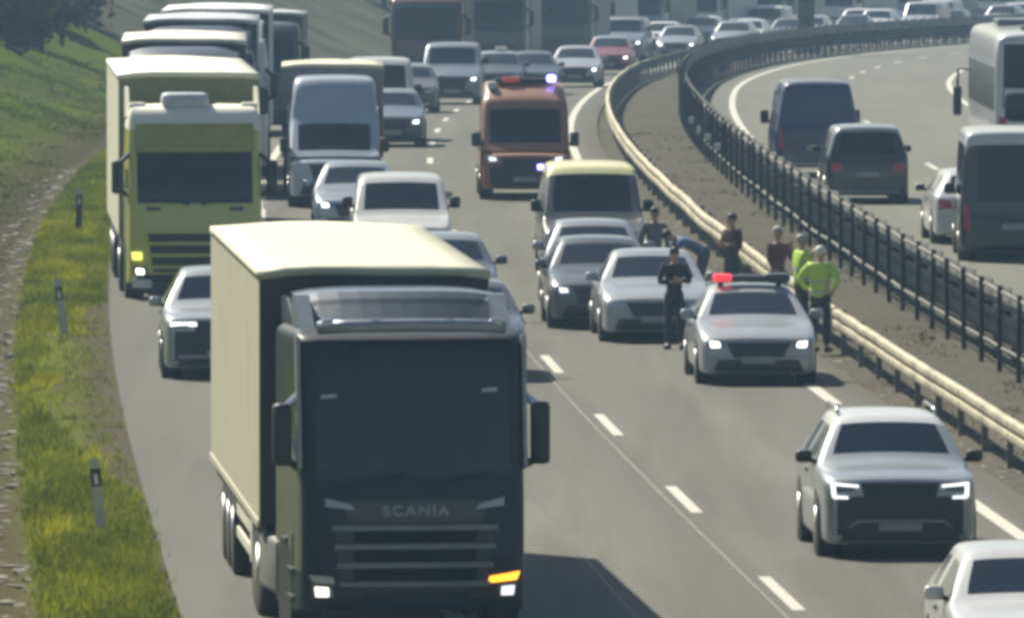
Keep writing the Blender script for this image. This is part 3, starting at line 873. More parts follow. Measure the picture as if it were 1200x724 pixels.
# ------------------------------------------------------------------ guard rails
GALV_L = mat('weathered_rail_steel', (.34, .31, .215), .65, .1, 0, .35, .6)
GALV_D = mat('dull_rail_steel', (.03, .034, .037), 1.0, 0, 0, .25, 1.5, spec=0)
GALV_G = mat('grey_rail_panel', (.17, .172, .163), .85, 0, 0, .25, 1.0, spec=.1)
POST = mat('rail_post_steel', (.16, .15, .13), .6, .3, 0, .3, 2.0)
POSTD = mat('dark_rail_post', (.05, .052, .054), .9, 0, 0, .3, 2.0, spec=.15)

def wbeam(name, u, zc, hgt, m, Y0, Y1, parent, dep=.08, flip=1, single=False):
    pr = []
    for k in range(13):
        t = k / 12
        z = zc - hgt / 2 + hgt * t
        pr.append((u - flip * dep * ((math.sin(math.pi * t)) ** .15 if single else .5 - .5 * math.cos(4 * math.pi * t)), z))
    vs = []; fs = []
    YY = [Y0 + (Y1 - Y0) * i / int((Y1 - Y0) / 2) for i in range(int((Y1 - Y0) / 2) + 1)]
    n = len(pr)
    for Y in YY:
        wob = .006 * math.sin(Y * 1.57) + .035 * noise.noise(Vector((Y * .09, 1.1, 1))) + .014 * noise.noise(Vector((Y * .45, 2.1, 1)))
        for uu, z in pr: vs.append((cx(Y) + uu + wob * .4, Y, gz(Y) + z + wob))
        for uu, z in pr[::-1]: vs.append((cx(Y) + uu + .006 * flip + wob * .4, Y, gz(Y) + z + wob))
    n2 = 2 * n
    for i in range(len(YY) - 1):
        for j in range(n2):
            fs.append([i * n2 + j, i * n2 + (j + 1) % n2, (i + 1) * n2 + (j + 1) % n2, (i + 1) * n2 + j])
    return meshobj(name, vs, fs, m, parent)

def rail_posts(parent, u, Ys_, hgt, w, d, m, z0=-.2, cap=96):
    proto = MB().box((0, 0, (hgt + z0) / 2), (w, d, hgt - z0), bev=.01).build('post', m, parent)
    rest = MB()
    for k, Y in enumerate(Ys_):
        p = (cx(Y) + u, Y, gz(Y)); rz = -math.atan(slope(Y))
        if k < cap:
            o = proto if k == 0 else proto.copy()
            if k: COL.objects.link(o); o.parent = parent
            o.location = p; o.rotation_euler = (random.gauss(0, .012), random.gauss(0, .012), rz)
        else: rest.box((p[0], p[1], p[2] + (hgt + z0) / 2), (w, d, hgt - z0), rot=(0, 0, rz))
    if rest.v: tag(rest.build('post', m, parent), kind='stuff')

ra = empty('guard_rail', (0, 0, 0))
tag(ra, 'pale sunlit steel guard rail with wavy double beam, beside the stopped police car', 'guard rail')
wbeam('beam', 1.08, .675, .145, GALV_L, 118, 760, ra, .10, single=True)
wbeam('beam', 1.08, .51, .145, GALV_L, 118, 760, ra, .10, single=True)
wbeam('web', 1.10, .588, .14, POST, 118, 760, ra, .004, single=True)
sp_ = MB()
for k in range(120):
    Y = 122 + 4 * k; w_ = .006 * math.sin(Y * 1.57) + .035 * noise.noise(Vector((Y * .09, 1.1, 1))) + .014 * noise.noise(Vector((Y * .45, 2.1, 1)))
    for zc in (.675, .51): sp_.box((cx(Y) + .976 + w_ * .4, Y, gz(Y) + zc + w_), (.006, .03, .13), rot=(0, 0, -math.atan(slope(Y))), bev=.004)
tag(sp_.build('splice', mat('splice_steel', (.22, .205, .16), .7, var=.3), ra), kind='stuff')
rail_posts(ra, 1.19, [120 + 4 * k for k in range(155)], .70, .09, .07, POST)
rb = empty('guard_rail', (0, 0, 0))
tag(rb, 'tall dark guard rail of close posts and grey panels between the two carriageways', 'guard rail')
wbeam('beam', 3.27, .70, .44, GALV_D, 118, 760, rb, .012)
wbeam('rear_beam', 3.62, .66, .36, GALV_D, 118, 760, rb, .05, -1)
rail_posts(rb, 3.18, [121 + 3.6 * k for k in range(170)], 1.38, .08, .06, POSTD)
rail_posts(rb, 3.56, [122.8 + 3.6 * k for k in range(168)], .95, .08, .06, POSTD, cap=2)
wbeam('top_rail', 3.22, 1.27, .06, POST, 118, 760, rb, .03, single=True)
wbeam('lower_rail', 3.22, .40, .05, POST, 118, 760, rb, .03, single=True)
pan = MB(); k = 0
for Y in [121 + 3.6 * k for k in range(170)]:
    if Y < 420 or True:
        a, b_ = Y + .08, Y + 3.5
        for (y0, y1) in ((a, b_),):
            xa, xb = cx(y0) + 3.36, cx(y1) + 3.36; za, zb_ = gz(y0), gz(y1)
            pr = [(.93, 0), (1.10, .02), (1.31, .005)]
            vs = []
            for (xx, yy, zz) in ((xa, y0, za), (xb, y1, zb_)):
                for h_, o_ in pr: vs.append((xx - o_, yy, zz + h_ + (.03 if yy == y0 else -.03)))
                for h_, o_ in pr[::-1]: vs.append((xx - o_ + .02, yy, zz + h_ + (.03 if yy == y0 else -.03)))
            pan.add(vs, [[j, (j + 1) % 6, 6 + (j + 1) % 6, 6 + j] for j in range(6)] + [[0, 5, 4, 3, 2, 1], [6, 7, 8, 9, 10, 11]])
tag(pan.build('panel', GALV_G, rb), kind='stuff')
REFL = mat('white_reflector', (.75, .75, .72), .35, var=.08)
for px, py in ((801, 137), (811, 148), (816, 157), (823, 168)):
    g_ = at(px, py, .75); Y = g_.y
    MB().box((cx(Y) + 3.12, Y, gz(Y) + .66), (.16, .05, .17), rot=(0, 0, .2), bev=.02).build('reflector', REFL, rb)

# ------------------------------------------------------------------ roadside marker posts
PW = mat('marker_post_white', (.46, .46, .43), .6, var=.15)
PB = mat('marker_post_black', (.02, .02, .022), .5)
for px, py, lean, h, lab in ((119, 622, -.10, .92, 'white marker post with a black band on the green verge, lowest in the view'),
                          (76, 391, -.14, .95, 'leaning grey marker post with a black band beside the yellow flowers'),
                          (92, 273, .02, .9, 'small dark marker post with white tip beside the yellow green lorry')):
    g_ = at(px, py); Y = g_.y; u = g_.x - cx(Y)
    g_.z = terr_z(u, Y)
    r = empty('marker_post', g_, 0); r.rotation_euler = (0, lean, 0)
    tag(r, lab, 'marker post', 'marker posts along the verge')
    dark = px == 92
    MB().prism([(-.065, -.04), (.065, -.04), (.04, .05), (-.04, .05)], 'z', -.25, h * .62).build('post', PB if dark else PW, r)
    MB().prism([(-.066, -.041), (.066, -.041), (.041, .051), (-.041, .051)], 'z', h * .62, h * .86).build('band', PB, r)
    MB().add([(-.065, -.04, h * .86), (.065, -.04, h * .86), (.04, .05, h * .86), (-.04, .05, h * .86), (-.055, -.035, h), (.055, -.035, h), (.035, .045, h * .97), (-.035, .045, h * .97)],
             [[0, 1, 5, 4], [1, 2, 6, 5], [2, 3, 7, 6], [3, 0, 4, 7], [4, 5, 6, 7], [3, 2, 1, 0]]).build('tip', PW, r)
    MB().box((0, -.043, h * .72), (.05, .012, .13), bev=.004).build('reflector', REFL, r)

# ------------------------------------------------------------------ gantry column in the far bend
g_ = Vector((cx(543) + 2.2, 543, gz(543)))
gc = empty('gantry_column', (g_.x, g_.y, g_.z))
tag(gc, 'dark square gantry column rising behind the rail in the far bend', 'column')
CONC = mat('dark_gantry_steel', (.06, .075, .08), .7, .1, var=.2, scale=1.0)
MB().box((0, 0, 3.6), (.75, .6, 7.2), bev=.04).build('shaft', CONC, gc)
MB().box((0, 0, .2), (1.1, 1.0, .7), bev=.05).build('footing', mat('footing_concrete', (.2, .2, .19), .9), gc)
MB().box((-5.2, 0, 7.0), (12.5, .5, .55), bev=.04).build('beam', CONC, gc)

# ================================================================== VEHICLES
NAVY = mat('paint_navy_black', (.009, .016, .028), .5, 0, .12, .05, 2.5, spec=.3)
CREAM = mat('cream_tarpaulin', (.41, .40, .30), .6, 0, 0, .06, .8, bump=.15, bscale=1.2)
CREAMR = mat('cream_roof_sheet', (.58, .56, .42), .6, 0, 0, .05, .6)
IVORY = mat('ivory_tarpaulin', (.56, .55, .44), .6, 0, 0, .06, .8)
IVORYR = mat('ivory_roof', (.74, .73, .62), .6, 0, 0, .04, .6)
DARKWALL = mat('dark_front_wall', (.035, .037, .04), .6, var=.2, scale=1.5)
mat('grille_bar_grey', (.17, .19, .21), .4, .3, .4, .1)
mat('curtain_rail', (.40, .385, .30), .6)
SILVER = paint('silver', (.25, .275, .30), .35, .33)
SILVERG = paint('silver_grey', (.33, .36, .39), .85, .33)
WHITEP = paint('white', (.52, .53, .52), 0, .3)
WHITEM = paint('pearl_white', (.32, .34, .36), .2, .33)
GREYD = paint('dark_grey', (.06, .065, .07), .4)
GREYM = paint('mid_grey', (.11, .12, .13), .4)
GREYB = paint('steel_blue', (.16, .20, .25), .4)
BLUED = paint('dark_blue', (.012, .028, .095), .0, .4)
ORANGE = paint('ambulance_orange', (.28, .118, .058), 0, .5)
REDP = paint('red', (.20, .03, .025), .1)
REDD = paint('dark_red', (.10, .025, .03), .1)
GREENP = paint('olive_green', (.50, .50, .12), 0, .4)
YELLOWP = paint('pale_yellow', (.74, .71, .38), 0, .45)
BLACKP = paint('black', (.014, .015, .017), .1)
TEAL = paint('dark_teal', (.03, .05, .06), .1)
HATCHP = paint('charcoal_silver', (.10, .11, .12), .4)

# ---- big dark lorry in front
def front_details(root, bvh):
    hw = 1.25
    # name on the front panel
    cu = bpy.data.curves.new('name_lettering', 'FONT'); cu.body = 'SCANIA'; cu.size = .155; cu.align_x = 'CENTER'; cu.extrude = .006; cu.offset = .004; cu.space_character = 1.25
    tmp = bpy.data.objects.new('tmp', cu); COL.objects.link(tmp)
    bpy.context.view_layer.update()
    me = bpy.data.meshes.new_from_object(tmp.evaluated_get(bpy.context.evaluated_depsgraph_get()))
    bpy.data.objects.remove(tmp)
    me.name = 'name_lettering'; me.materials.clear(); me.materials.append(mat('letter_grey', (.30, .33, .36), .35, .4))
    o = link('name_lettering', me, root, (0, -.035, 1.34)); o.rotation_euler = (math.pi / 2, 0, 0); o.scale = (1.12, 1, 1)
    patch('name_panel', bvh, [(-hw * .6, 1.26), (hw * .6, 1.26), (hw * .62, 1.5), (-hw * .62, 1.5)], mat('name_panel_black', (.014, .016, .02), .3, 0, .5), root, off=.004)
    # slim marker lamps beside the name
    for s in (-1, 1):
        q = [(s * .66, 1.40), (s * .98, 1.44), (s * .98, 1.53), (s * .70, 1.46)]
        if s < 0: q = [q[1], q[0], q[3], q[2]]
        patch('marker_lamp', bvh, q, mat('grey_lens', (.3, .33, .36), .2, .2, .8), root, off=.02, n=4, mrow=2)
    # amber indicator, lit on one side
    q = [(.80, .60), (1.12, .63), (1.16, .72), (.82, .67)]
    patch('indicator', bvh, q, AMBER, root, off=.03, n=5, mrow=2)
    q = [(-1.12, .62), (-.88, .60), (-.90, .68), (-1.16, .70)]
    patch('indicator', bvh, q, LAMP_OFF, root, off=.03, n=5, mrow=2)
    for x_, z_ in ((-.92, 2.60), (.84, 2.66)):  # two small pale marks on the glass
        patch('windscreen_mark', bvh, [(x_ - .085, z_), (x_ + .085, z_ + .01), (x_ + .085, z_ + .05), (x_ - .085, z_ + .04)], mat('mark_white', (.5, .52, .54), .5), root, off=.006, thick=.004, n=3, mrow=1)
    # wipers
    for xa, xb in ((-.75, -.1), (.2, .85)):
        MB().tube([(xa, -.01, 1.66), (xa + .1, -.02, 1.72), (xb, .05, 1.80)], .014, 6).build('wiper', PLASTIC, root)
    for s in (-1, 1):
        MB().box((s * 1.238, .34, 2.55), (.05, .14, 1.45), rot=(-.12, 0, 0), bev=.02).build('pillar_sun_rim', mat('sun_rim_grey', (.30, .31, .31), .4, .2), root)  # pale strips added as the sun's rim light down the pillars
    # visor bar, with chrome blocks added as glints along it
    rbm = MB().tube([(-1.02, .36, 3.36), (-.7, .26, 3.38), (0, .22, 3.39), (.7, .26, 3.38), (1.02, .36, 3.36)], .075, 10).build('visor_bar', mat('bar_steel', (.30, .33, .36), .35, .4), root, True)
    for x in (-.92, -.40, .40, .92):
        MB().box((x, .20 + abs(x) * .12, 3.42), (.13, .1, .08), bev=.03).build('roof_block', mat('glint_chrome', (.6, .62, .64), .15, .9), rbm)
    # horns and side glints
    for s in (-1, 1):
        MB().box((s * 1.262, .75, .95), (.02, .06, .34), bev=.01).build('door_handle', CHROME, root)
        for k in range(3): MB().box((s * 1.2, 1.35 if k == 2 else .8, .42 + .3 * k), (.16, .44, .05), bev=.01).build('step', TRIM, root)
        MB().box((s * 1.257, .66, 1.98), (.02, .34, .14), rot=(.85, 0, 0), bev=.01).build('door_chrome', CHROME, root)  # chrome bar added as the bright glint on the cab side
    # tank, tool boxes, side guards
    MB().box((-1.05, 2.75, .66), (.46, 1.55, .62), bev=.07).build('fuel_tank', mat('tank_alloy', (.2, .2, .195), .5, .2), root, True)
    MB().box((1.05, 2.75, .66), (.46, 1.55, .62), bev=.07).build('fuel_tank', mat('tank_alloy', (.2, .2, .195), .5, .2), root, True)
    for s in (-1, 1):
        MB().box((s * 1.2, 8.0, .82), (.04, 4.3, .14), bev=.01).build('side_guard', IVORY, root)
        MB().box((s * 1.2, 8.0, .55), (.04, 4.3, .12), bev=.01).build('side_guard', IVORY, root)
        for y in (5.9, 8, 10.1): MB().box((s * 1.16, y, .74), (.06, .08, .6)).build('side_guard_bracket', TRIM, root)
        MB().box((s * 1.12, 5.5, .72), (.26, .55, .5), bev=.03).build('tool_box', mat('tool_box_grey', (.5, .5, .46), .5), root)
        MB().box((s * .98, 3.9, 1.08), (.5, 1.15, .05), bev=.02).build('mudguard', PLASTIC, root)
    MB().box((0, 6, .82), (.9, 10.5, .3)).build('chassis', TRIM, root)

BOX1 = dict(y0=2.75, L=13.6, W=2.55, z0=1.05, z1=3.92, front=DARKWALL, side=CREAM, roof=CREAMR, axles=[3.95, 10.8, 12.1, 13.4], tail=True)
lorry('articulated_lorry', 'large black lorry with cream box trailer and one amber indicator lit, closest of all', 'lorry', 487, 748, NAVY, None, 2.5, (1.72, 3.22), 3.38, 3.74, BOX1, detail=2, grillem=mat('grille_side_grey', (.03, .036, .046), .45, .2), dyaw=.095, artic=-.08, mirrorh=.68,
      lights=(LAMP_WARM, LAMP_DIM), deflm=paint('deflector_navy', (.075, .095, .125), .2, .5), bump=front_details, visor=None, sidem=mat('sunlit_door_paint', (.10, .10, .088), .45, 0, .3))  # navy doors coloured olive grey for the sunlight on them

# ---- yellow green lorry with ivory trailer
def green_details(root, bvh):
    hw = 1.25
    MB().box((-.15, 1.1, 3.52), (.84, .8, .3), bev=.1).build('roof_unit', mat('roof_unit_grey', (.5, .54, .56), .4), root, True)
    patch('upper_visor', bvh, [(-hw * .86, 2.63), (hw * .86, 2.63), (hw * .84, 3.14), (-hw * .84, 3.14)], mat('visor_olive', (.31, .30, .06), .5, 0, .3), root, off=.03, n=10, mrow=4)
    for s in (-1, 1):
        MB().prism([(1.0, 3.25), (2.4, 3.2), (2.4, 3.75), (1.9, 3.75)], 'x', s * 1.16 - .03, s * 1.16 + .03).build('side_fairing', IVORY, root)
        MB().box((s * 1.0, 1.0, 3.42), (.3, .25, .16), bev=.05).build('roof_block', IVORYR, root)
        MB().box((s * 1.255, .7, 1.85), (.03, .12, .5), bev=.01).build('door_chrome', CHROME, root)
    for s in (-1, 1):
        q = [(s * .62, 1.60), (s * .86, 1.60), (s * .86, 1.67), (s * .62, 1.66)]
        if s < 0: q = [q[1], q[0], q[3], q[2]]
        patch('vent', bvh, q, PLASTIC, root, off=.02, n=3, mrow=1)
        MB().tube([(s * .1, .0, 1.70), (s * .3, -.01, 1.76), (s * .8, .06, 1.82)], .02, 6).build('wiper', PLASTIC, root)
    patch('bumper_strip', bvh, [(-1.05, .32), (1.05, .32), (1.05, .46), (-1.05, .46)], PLASTIC, root, off=.012)
    q = [(-1.12, .72), (-.95, .72), (-.95, .86), (-1.14, .86)]
    patch('indicator', bvh, q, mat('lamp_lit_yellow', (.8, .8, .1), .2, emit=(.85, .9, .15), strength=.9), root, off=.03, n=3, mrow=2)
    MB().box((-.95, -.01, .3), (.36, .06, .16), bev=.03).build('fog_lamp', LAMP_OFF, root)
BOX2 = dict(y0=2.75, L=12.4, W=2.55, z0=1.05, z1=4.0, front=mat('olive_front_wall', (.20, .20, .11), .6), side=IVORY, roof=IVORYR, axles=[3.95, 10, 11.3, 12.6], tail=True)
lorry('articulated_lorry', 'yellow green lorry with ivory trailer, leading the queue along the verge', 'lorry', 229, 352, GREENP, None, 2.42, (1.74, 2.58), 3.46, None, BOX2, detail=1, dyaw=.03, artic=-.012, roofm=IVORYR, sidem=paint('sunlit_olive', (.42, .42, .22), 0, .4), mirrorh=.6,  # doors and cab roof paled, sunlight put into their colour
      lights=(LAMP_ON, LAMP_OFF), bump=green_details)

# ---- lorries queued behind it
QG = 'lorries queued behind the yellow green lorry'
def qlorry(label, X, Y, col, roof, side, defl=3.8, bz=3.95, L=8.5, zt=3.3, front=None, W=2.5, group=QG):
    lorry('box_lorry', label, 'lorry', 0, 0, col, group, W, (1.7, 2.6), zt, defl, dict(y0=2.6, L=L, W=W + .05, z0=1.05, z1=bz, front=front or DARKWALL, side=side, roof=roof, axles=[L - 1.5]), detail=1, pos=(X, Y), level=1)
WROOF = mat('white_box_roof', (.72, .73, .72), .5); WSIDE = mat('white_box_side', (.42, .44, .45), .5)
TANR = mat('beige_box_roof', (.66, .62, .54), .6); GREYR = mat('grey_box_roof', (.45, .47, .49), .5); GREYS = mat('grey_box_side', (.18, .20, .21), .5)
qlorry('beige roofed lorry directly behind the yellow green lorry', -6.68, 246.4, GREYM, TANR, GREYS)
qlorry('grey roofed lorry in the queue, third roof up from the yellow green lorry', -6.95, 269.5, GREYD, GREYR, GREYS)
qlorry('white roofed lorry at the far end of the stepped row of lorry roofs', -7.0, 284.5, WHITEP, WROOF, WSIDE, L=9.5)
qlorry('dark lorry with a pale roof, set apart to one side behind the white roofed lorry', -7.0, 328, TEAL, GREYR, TEAL, defl=None, bz=3.35, zt=3.1, L=7)

# ---- pale blue box van with deflector
def luton(root, bvh): pass
lorry('box_lorry', 'small box lorry with flat cream roof, just behind the pale high roof van', 'lorry', 0, 0, GREYB, None, 2.05, (1.12, 1.92), 2.12, None,
      dict(y0=2.25, L=5.0, W=2.28, z0=.85, z1=2.95, front=mat('box_front_grey', (.16, .18, .19), .5), side=WSIDE, roof=CREAMR, axles=[5.4]), detail=1, hood=.28, lowz=.32, D=2.1, mirrorh=.3, mirrors=False, pos=(-3.98, 269.0), level=1)
car('van', 'pale blue grey high roof van facing us beside the yellow green lorry', 'van', 392, 244, 'hivan', paint('pale_blue_grey', (.33, .39, .46), .1, .4), dims=dict(H=2.82, L=5.6, roof1=5.4, rear=5.56, belt=1.14, hood=1.08, gt=(1.1, 1.92), tum=.88), lights=LAMP_OFF, lowgrille=True, mirrormat=PLASTIC)

# ---- cars on the near carriageway
car('car', 'white car cut off by the lower picture edge, ahead of the silver SUV', 'car', 1224, 828, 'hatch', WHITEP, lights=LAMP_OFF, grille='wide')
_, wsu_bvh, _, _ = car('suv', 'silver SUV with black front grille and bright hooked running lamps, driving alone', 'car', 1055, 655, 'suv', paint('light_silver', (.30, .325, .345), .3, .33), bonnetmat=None, lights=DARKLENS, grille='tall', rails=True, roofmat=paint('roof_glare_white', (.62, .63, .63), 0, .3), mirrormat=PLASTIC, frontmat=PLASTIC)  # roof whitened for sky glare; black front panel carries the backlit shade
car('police_car', 'silver white police car with red and blue roof light bar', 'police car', 889, 452, 'sedan', WHITEM, lights=LAMP_ON, grille='wide', frontmat=None)
car('sedan', 'silver white saloon stopped behind the police car, a person in dark clothes before it', 'car', 770, 402, 'sedan', WHITEM, lights=LAMP_OFF, grille='wide')
car('hatchback', 'dark silver hatchback stopped beside the white saloon', 'car', 706, 386, 'hatch', HATCHP, lights=(LAMP_DIM, LAMP_OFF), grille='wide', bonnetmat=None)
car('car', 'silver car between the dark hatchback and the yellow roofed van', 'car', 700, 362, 'hatch', SILVER)
car('ambulance_van', 'yellow roofed grey van stopped behind the hatchbacks, near the people', 'van', 697, 327, 'van', paint('van_grey', (.12, .12, .11), .4), roofmat=YELLOWP, dims=dict(H=2.1, tum=.84, belt=1.1, hood=1.03, nose=.86))
car('ambulance', 'orange rescue van driving with blue flashing lamps', 'ambulance', 616, 235, 'hivan', ORANGE, lights=LAMP_DIM, grille='wide', frontmat=mat('dark_bumper', (.02, .026, .035), .5))
car('suv', 'SUV with dark front and slim bright lamp, between yellow green lorry and cream trailer', 'car', 262, 445, 'suv', WHITEM, lights=DARKLENS, grille='tall', frontmat=PLASTIC)
car('car', 'dark grey car hidden mostly behind the black lorry', 'car', 550, 447, 'hatch', GREYM, lights=(LAMP_OFF, LAMP_DIM))
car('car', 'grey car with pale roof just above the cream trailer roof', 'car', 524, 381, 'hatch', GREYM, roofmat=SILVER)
car('minivan', 'white people carrier with dark windscreen, above the cream trailer roof', 'car', 472, 318, 'van', WHITEP, dims=dict(H=1.78, W=1.86, L=4.6, roof1=4.2, rear=4.5, belt=1.04, hood=.99, nose=.82, tum=.84), mirrormat=PLASTIC)
car('car', 'small silver blue car between the high roof van and the white people carrier', 'car', 419, 279, 'hatch', paint('silver_blue', (.30, .38, .42), .4), lights=(LAMP_ON, LAMP_OFF), roofmat=SILVER, bonnetmat=SILVER)
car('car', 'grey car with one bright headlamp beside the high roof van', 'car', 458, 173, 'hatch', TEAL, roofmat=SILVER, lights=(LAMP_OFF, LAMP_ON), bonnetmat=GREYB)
car('van', 'white panel van behind the grey car with one bright headlamp', 'van', 0, 0, 'van', WHITEP, pos=(-3.55, 321), dims=dict(H=2.22))
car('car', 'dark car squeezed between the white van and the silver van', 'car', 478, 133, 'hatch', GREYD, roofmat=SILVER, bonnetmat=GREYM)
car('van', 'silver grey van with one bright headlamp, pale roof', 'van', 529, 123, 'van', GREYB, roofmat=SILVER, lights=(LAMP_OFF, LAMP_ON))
car('car', 'white car with a lit headlamp on the open lane beyond the orange van', 'car', 674, 103, 'sedan', WHITEM, lights=(LAMP_OFF, LAMP_ON), grille='tall')
car('car', 'red car with a lit headlamp behind the white car', 'car', 713, 88, 'hatch', REDP, lights=(LAMP_OFF, LAMP_ON), roofmat=SILVER)
car('car', 'dark car with white roof lamp just behind the orange van', 'car', 582, 113, 'hatch', GREYD, roofmat=SILVER, level=1)
car('car', 'dark car directly over the roof of the orange van', 'car', 622, 112, 'sedan', TEAL, roofmat=GREYM, level=1)
car('van', 'dark van with a lit headlamp behind the red car', 'van', 728, 73, 'van', GREYB, lights=(LAMP_OFF, LAMP_ON), roofmat=SILVER, dims=dict(H=1.9), level=1)
car('car', 'grey car with lit headlamps where the pale guard rail bends away', 'car', 792, 70, 'sedan', SILVER, lights=LAMP_ON, level=1)

# ---- far queue round the bend
lorry('lorry', 'dark red lorry in the far queue, with a grey visor strip', 'lorry', 500, 108, REDD, None, 2.5, (1.8, 2.9), 3.3, None, dict(y0=2.6, L=9, W=2.55, z0=1.05, z1=3.9, front=DARKWALL, side=REDD, roof=GREYR, axles=[8]), level=1, visor=GREYM)
lorry('lorry', 'dark blue lorry in the far queue next to the dark red lorry', 'lorry', 578, 92, TEAL, None, 2.5, (1.8, 2.9), 3.3, None, dict(y0=2.6, L=9, W=2.55, z0=1.05, z1=3.9, front=DARKWALL, side=GREYS, roof=GREYR, axles=[8]), level=1)
lorry('lorry', 'teal lorry with lit lamps in the far queue above the white car', 'lorry', 657, 80, TEAL, None, 2.5, (1.75, 2.9), 3.3, None, dict(y0=2.6, L=9, W=2.55, z0=1.05, z1=3.9, front=DARKWALL, side=GREYS, roof=GREYR, axles=[8]), level=1, lights=LAMP_ON)
FQ = 'lorries queued round the far bend'
LBL = ['hazy lorry in the far bend queue straight over the dark van', 'hazy lorry in the far bend queue, pale body, second past the dark van', 'hazy lorry in the far bend queue just before the gantry column',
       'hazy lorry in the far bend queue just past the gantry column', 'hazy grey lorry in the far bend queue, two past the gantry column', 'hazy lorry in the far bend queue over the white coach',
       'last hazy lorry of the far bend queue at the edge of the view']
for k, Y in enumerate([528, 552, 574, 597, 620, 644, 668]):
    colm = (WHITEP, GREYB, WHITEP, SILVER, WHITEP, GREYB, WHITEP)[k]
    qlorry(LBL[k], cx(Y) - 6.4, Y, colm, GREYR, (WSIDE, GREYS)[k % 2], L=10.5, group=FQ)
FC = 'cars queued along the rail in the far bend'
cars_ = [(546, 'estate', SILVER, 'silver car at the near end of the row along the far rail'), (557, 'hatch', WHITEP, 'small white car, second in the row along the far rail'),
         (569, 'sedan', GREYM, 'grey saloon in the row along the far rail before the gantry column'), (581, 'estate', WHITEM, 'white estate car beside the gantry column, far rail row'),
         (593, 'sedan', GREYD, 'dark saloon past the gantry column in the far rail row'), (605, 'suv', WHITEP, 'white SUV past the gantry column in the far rail row'),
         (617, 'van', WHITEM, 'pale van standing tall in the far rail row above the road bend'), (629, 'hatch', GREYM, 'grey hatchback beside the tall pale van in the far rail row'),
         (642, 'suv', SILVER, 'silver SUV in the far rail row left of the coach roof'), (655, 'sedan', WHITEP, 'white saloon in the far rail row over the coach roof'), (668, 'suv', GREYM, 'grey SUV ending the far rail row at the edge of the view')]
for k, (Y, st, m_, lab) in enumerate(cars_):
    car('car', lab, 'car', 0, 0, st, m_, FC, pos=(cx(Y) - 1.5 - .5 * (k % 2), Y), level=1, plate=False, lights=(LAMP_OFF, LAMP_OFF), mirrors=False)

for k, Y in enumerate([541, 555, 568, 582, 594, 609, 622, 636, 649, 661]):
    car('car', 'hazy car in the second file of the far bend queue, between lorries and rail', 'car', 0, 0, ('hatch', 'suv', 'sedan', 'van')[k % 4], (WHITEP, SILVER, GREYM, WHITEM, TEAL)[k % 5], 'second file of cars in the far bend',
        pos=(cx(Y) - 4.2 + .3 * (k % 3), Y), level=1, plate=False, mirrors=False, roofmat=WHITEP if k % 2 else None, lights=(LAMP_ON, LAMP_OFF) if k % 3 == 0 else LAMP_OFF)

# ---- vehicles driving away on the other carriageway
car('van', 'dark blue panel van seen from behind, driving away', 'van', 958, 209, 'hivan', BLUED, rearview=True, dims=dict(H=2.3, L=5.3, roof1=5.0, rear=5.2, tum=.80), rearbar=mat('pale_bumper', (.3, .3, .3), .5))
car('suv', 'dark grey SUV with pale roof edge, following the blue van', 'car', 1017, 239, 'suv', paint('graphite', (.022, .023, .027), .2), roofmat=SILVER, rearview=True, dims=dict(W=1.82, H=1.72, tum=.78, rear=4.58, roof1=4.2, deck=1.0, belt=1.05), rails=False, rearbar=SILVER)
car('minibus', 'tall minibus with wide dark rear window and white roof rim, driving away', 'minibus', 1190, 307, 'van', paint('minibus_graphite', (.012, .014, .018), .1), roofmat=WHITEP, rearview=True, dims=dict(H=2.55, W=2.15, L=5.6, roof1=5.35, rear=5.54, deck=.9, tum=.9, belt=1.05), dyaw=-.04)
car('estate_car', 'white estate car half hidden by the minibus', 'car', 1148, 287, 'estate', WHITEP, rearview=True)

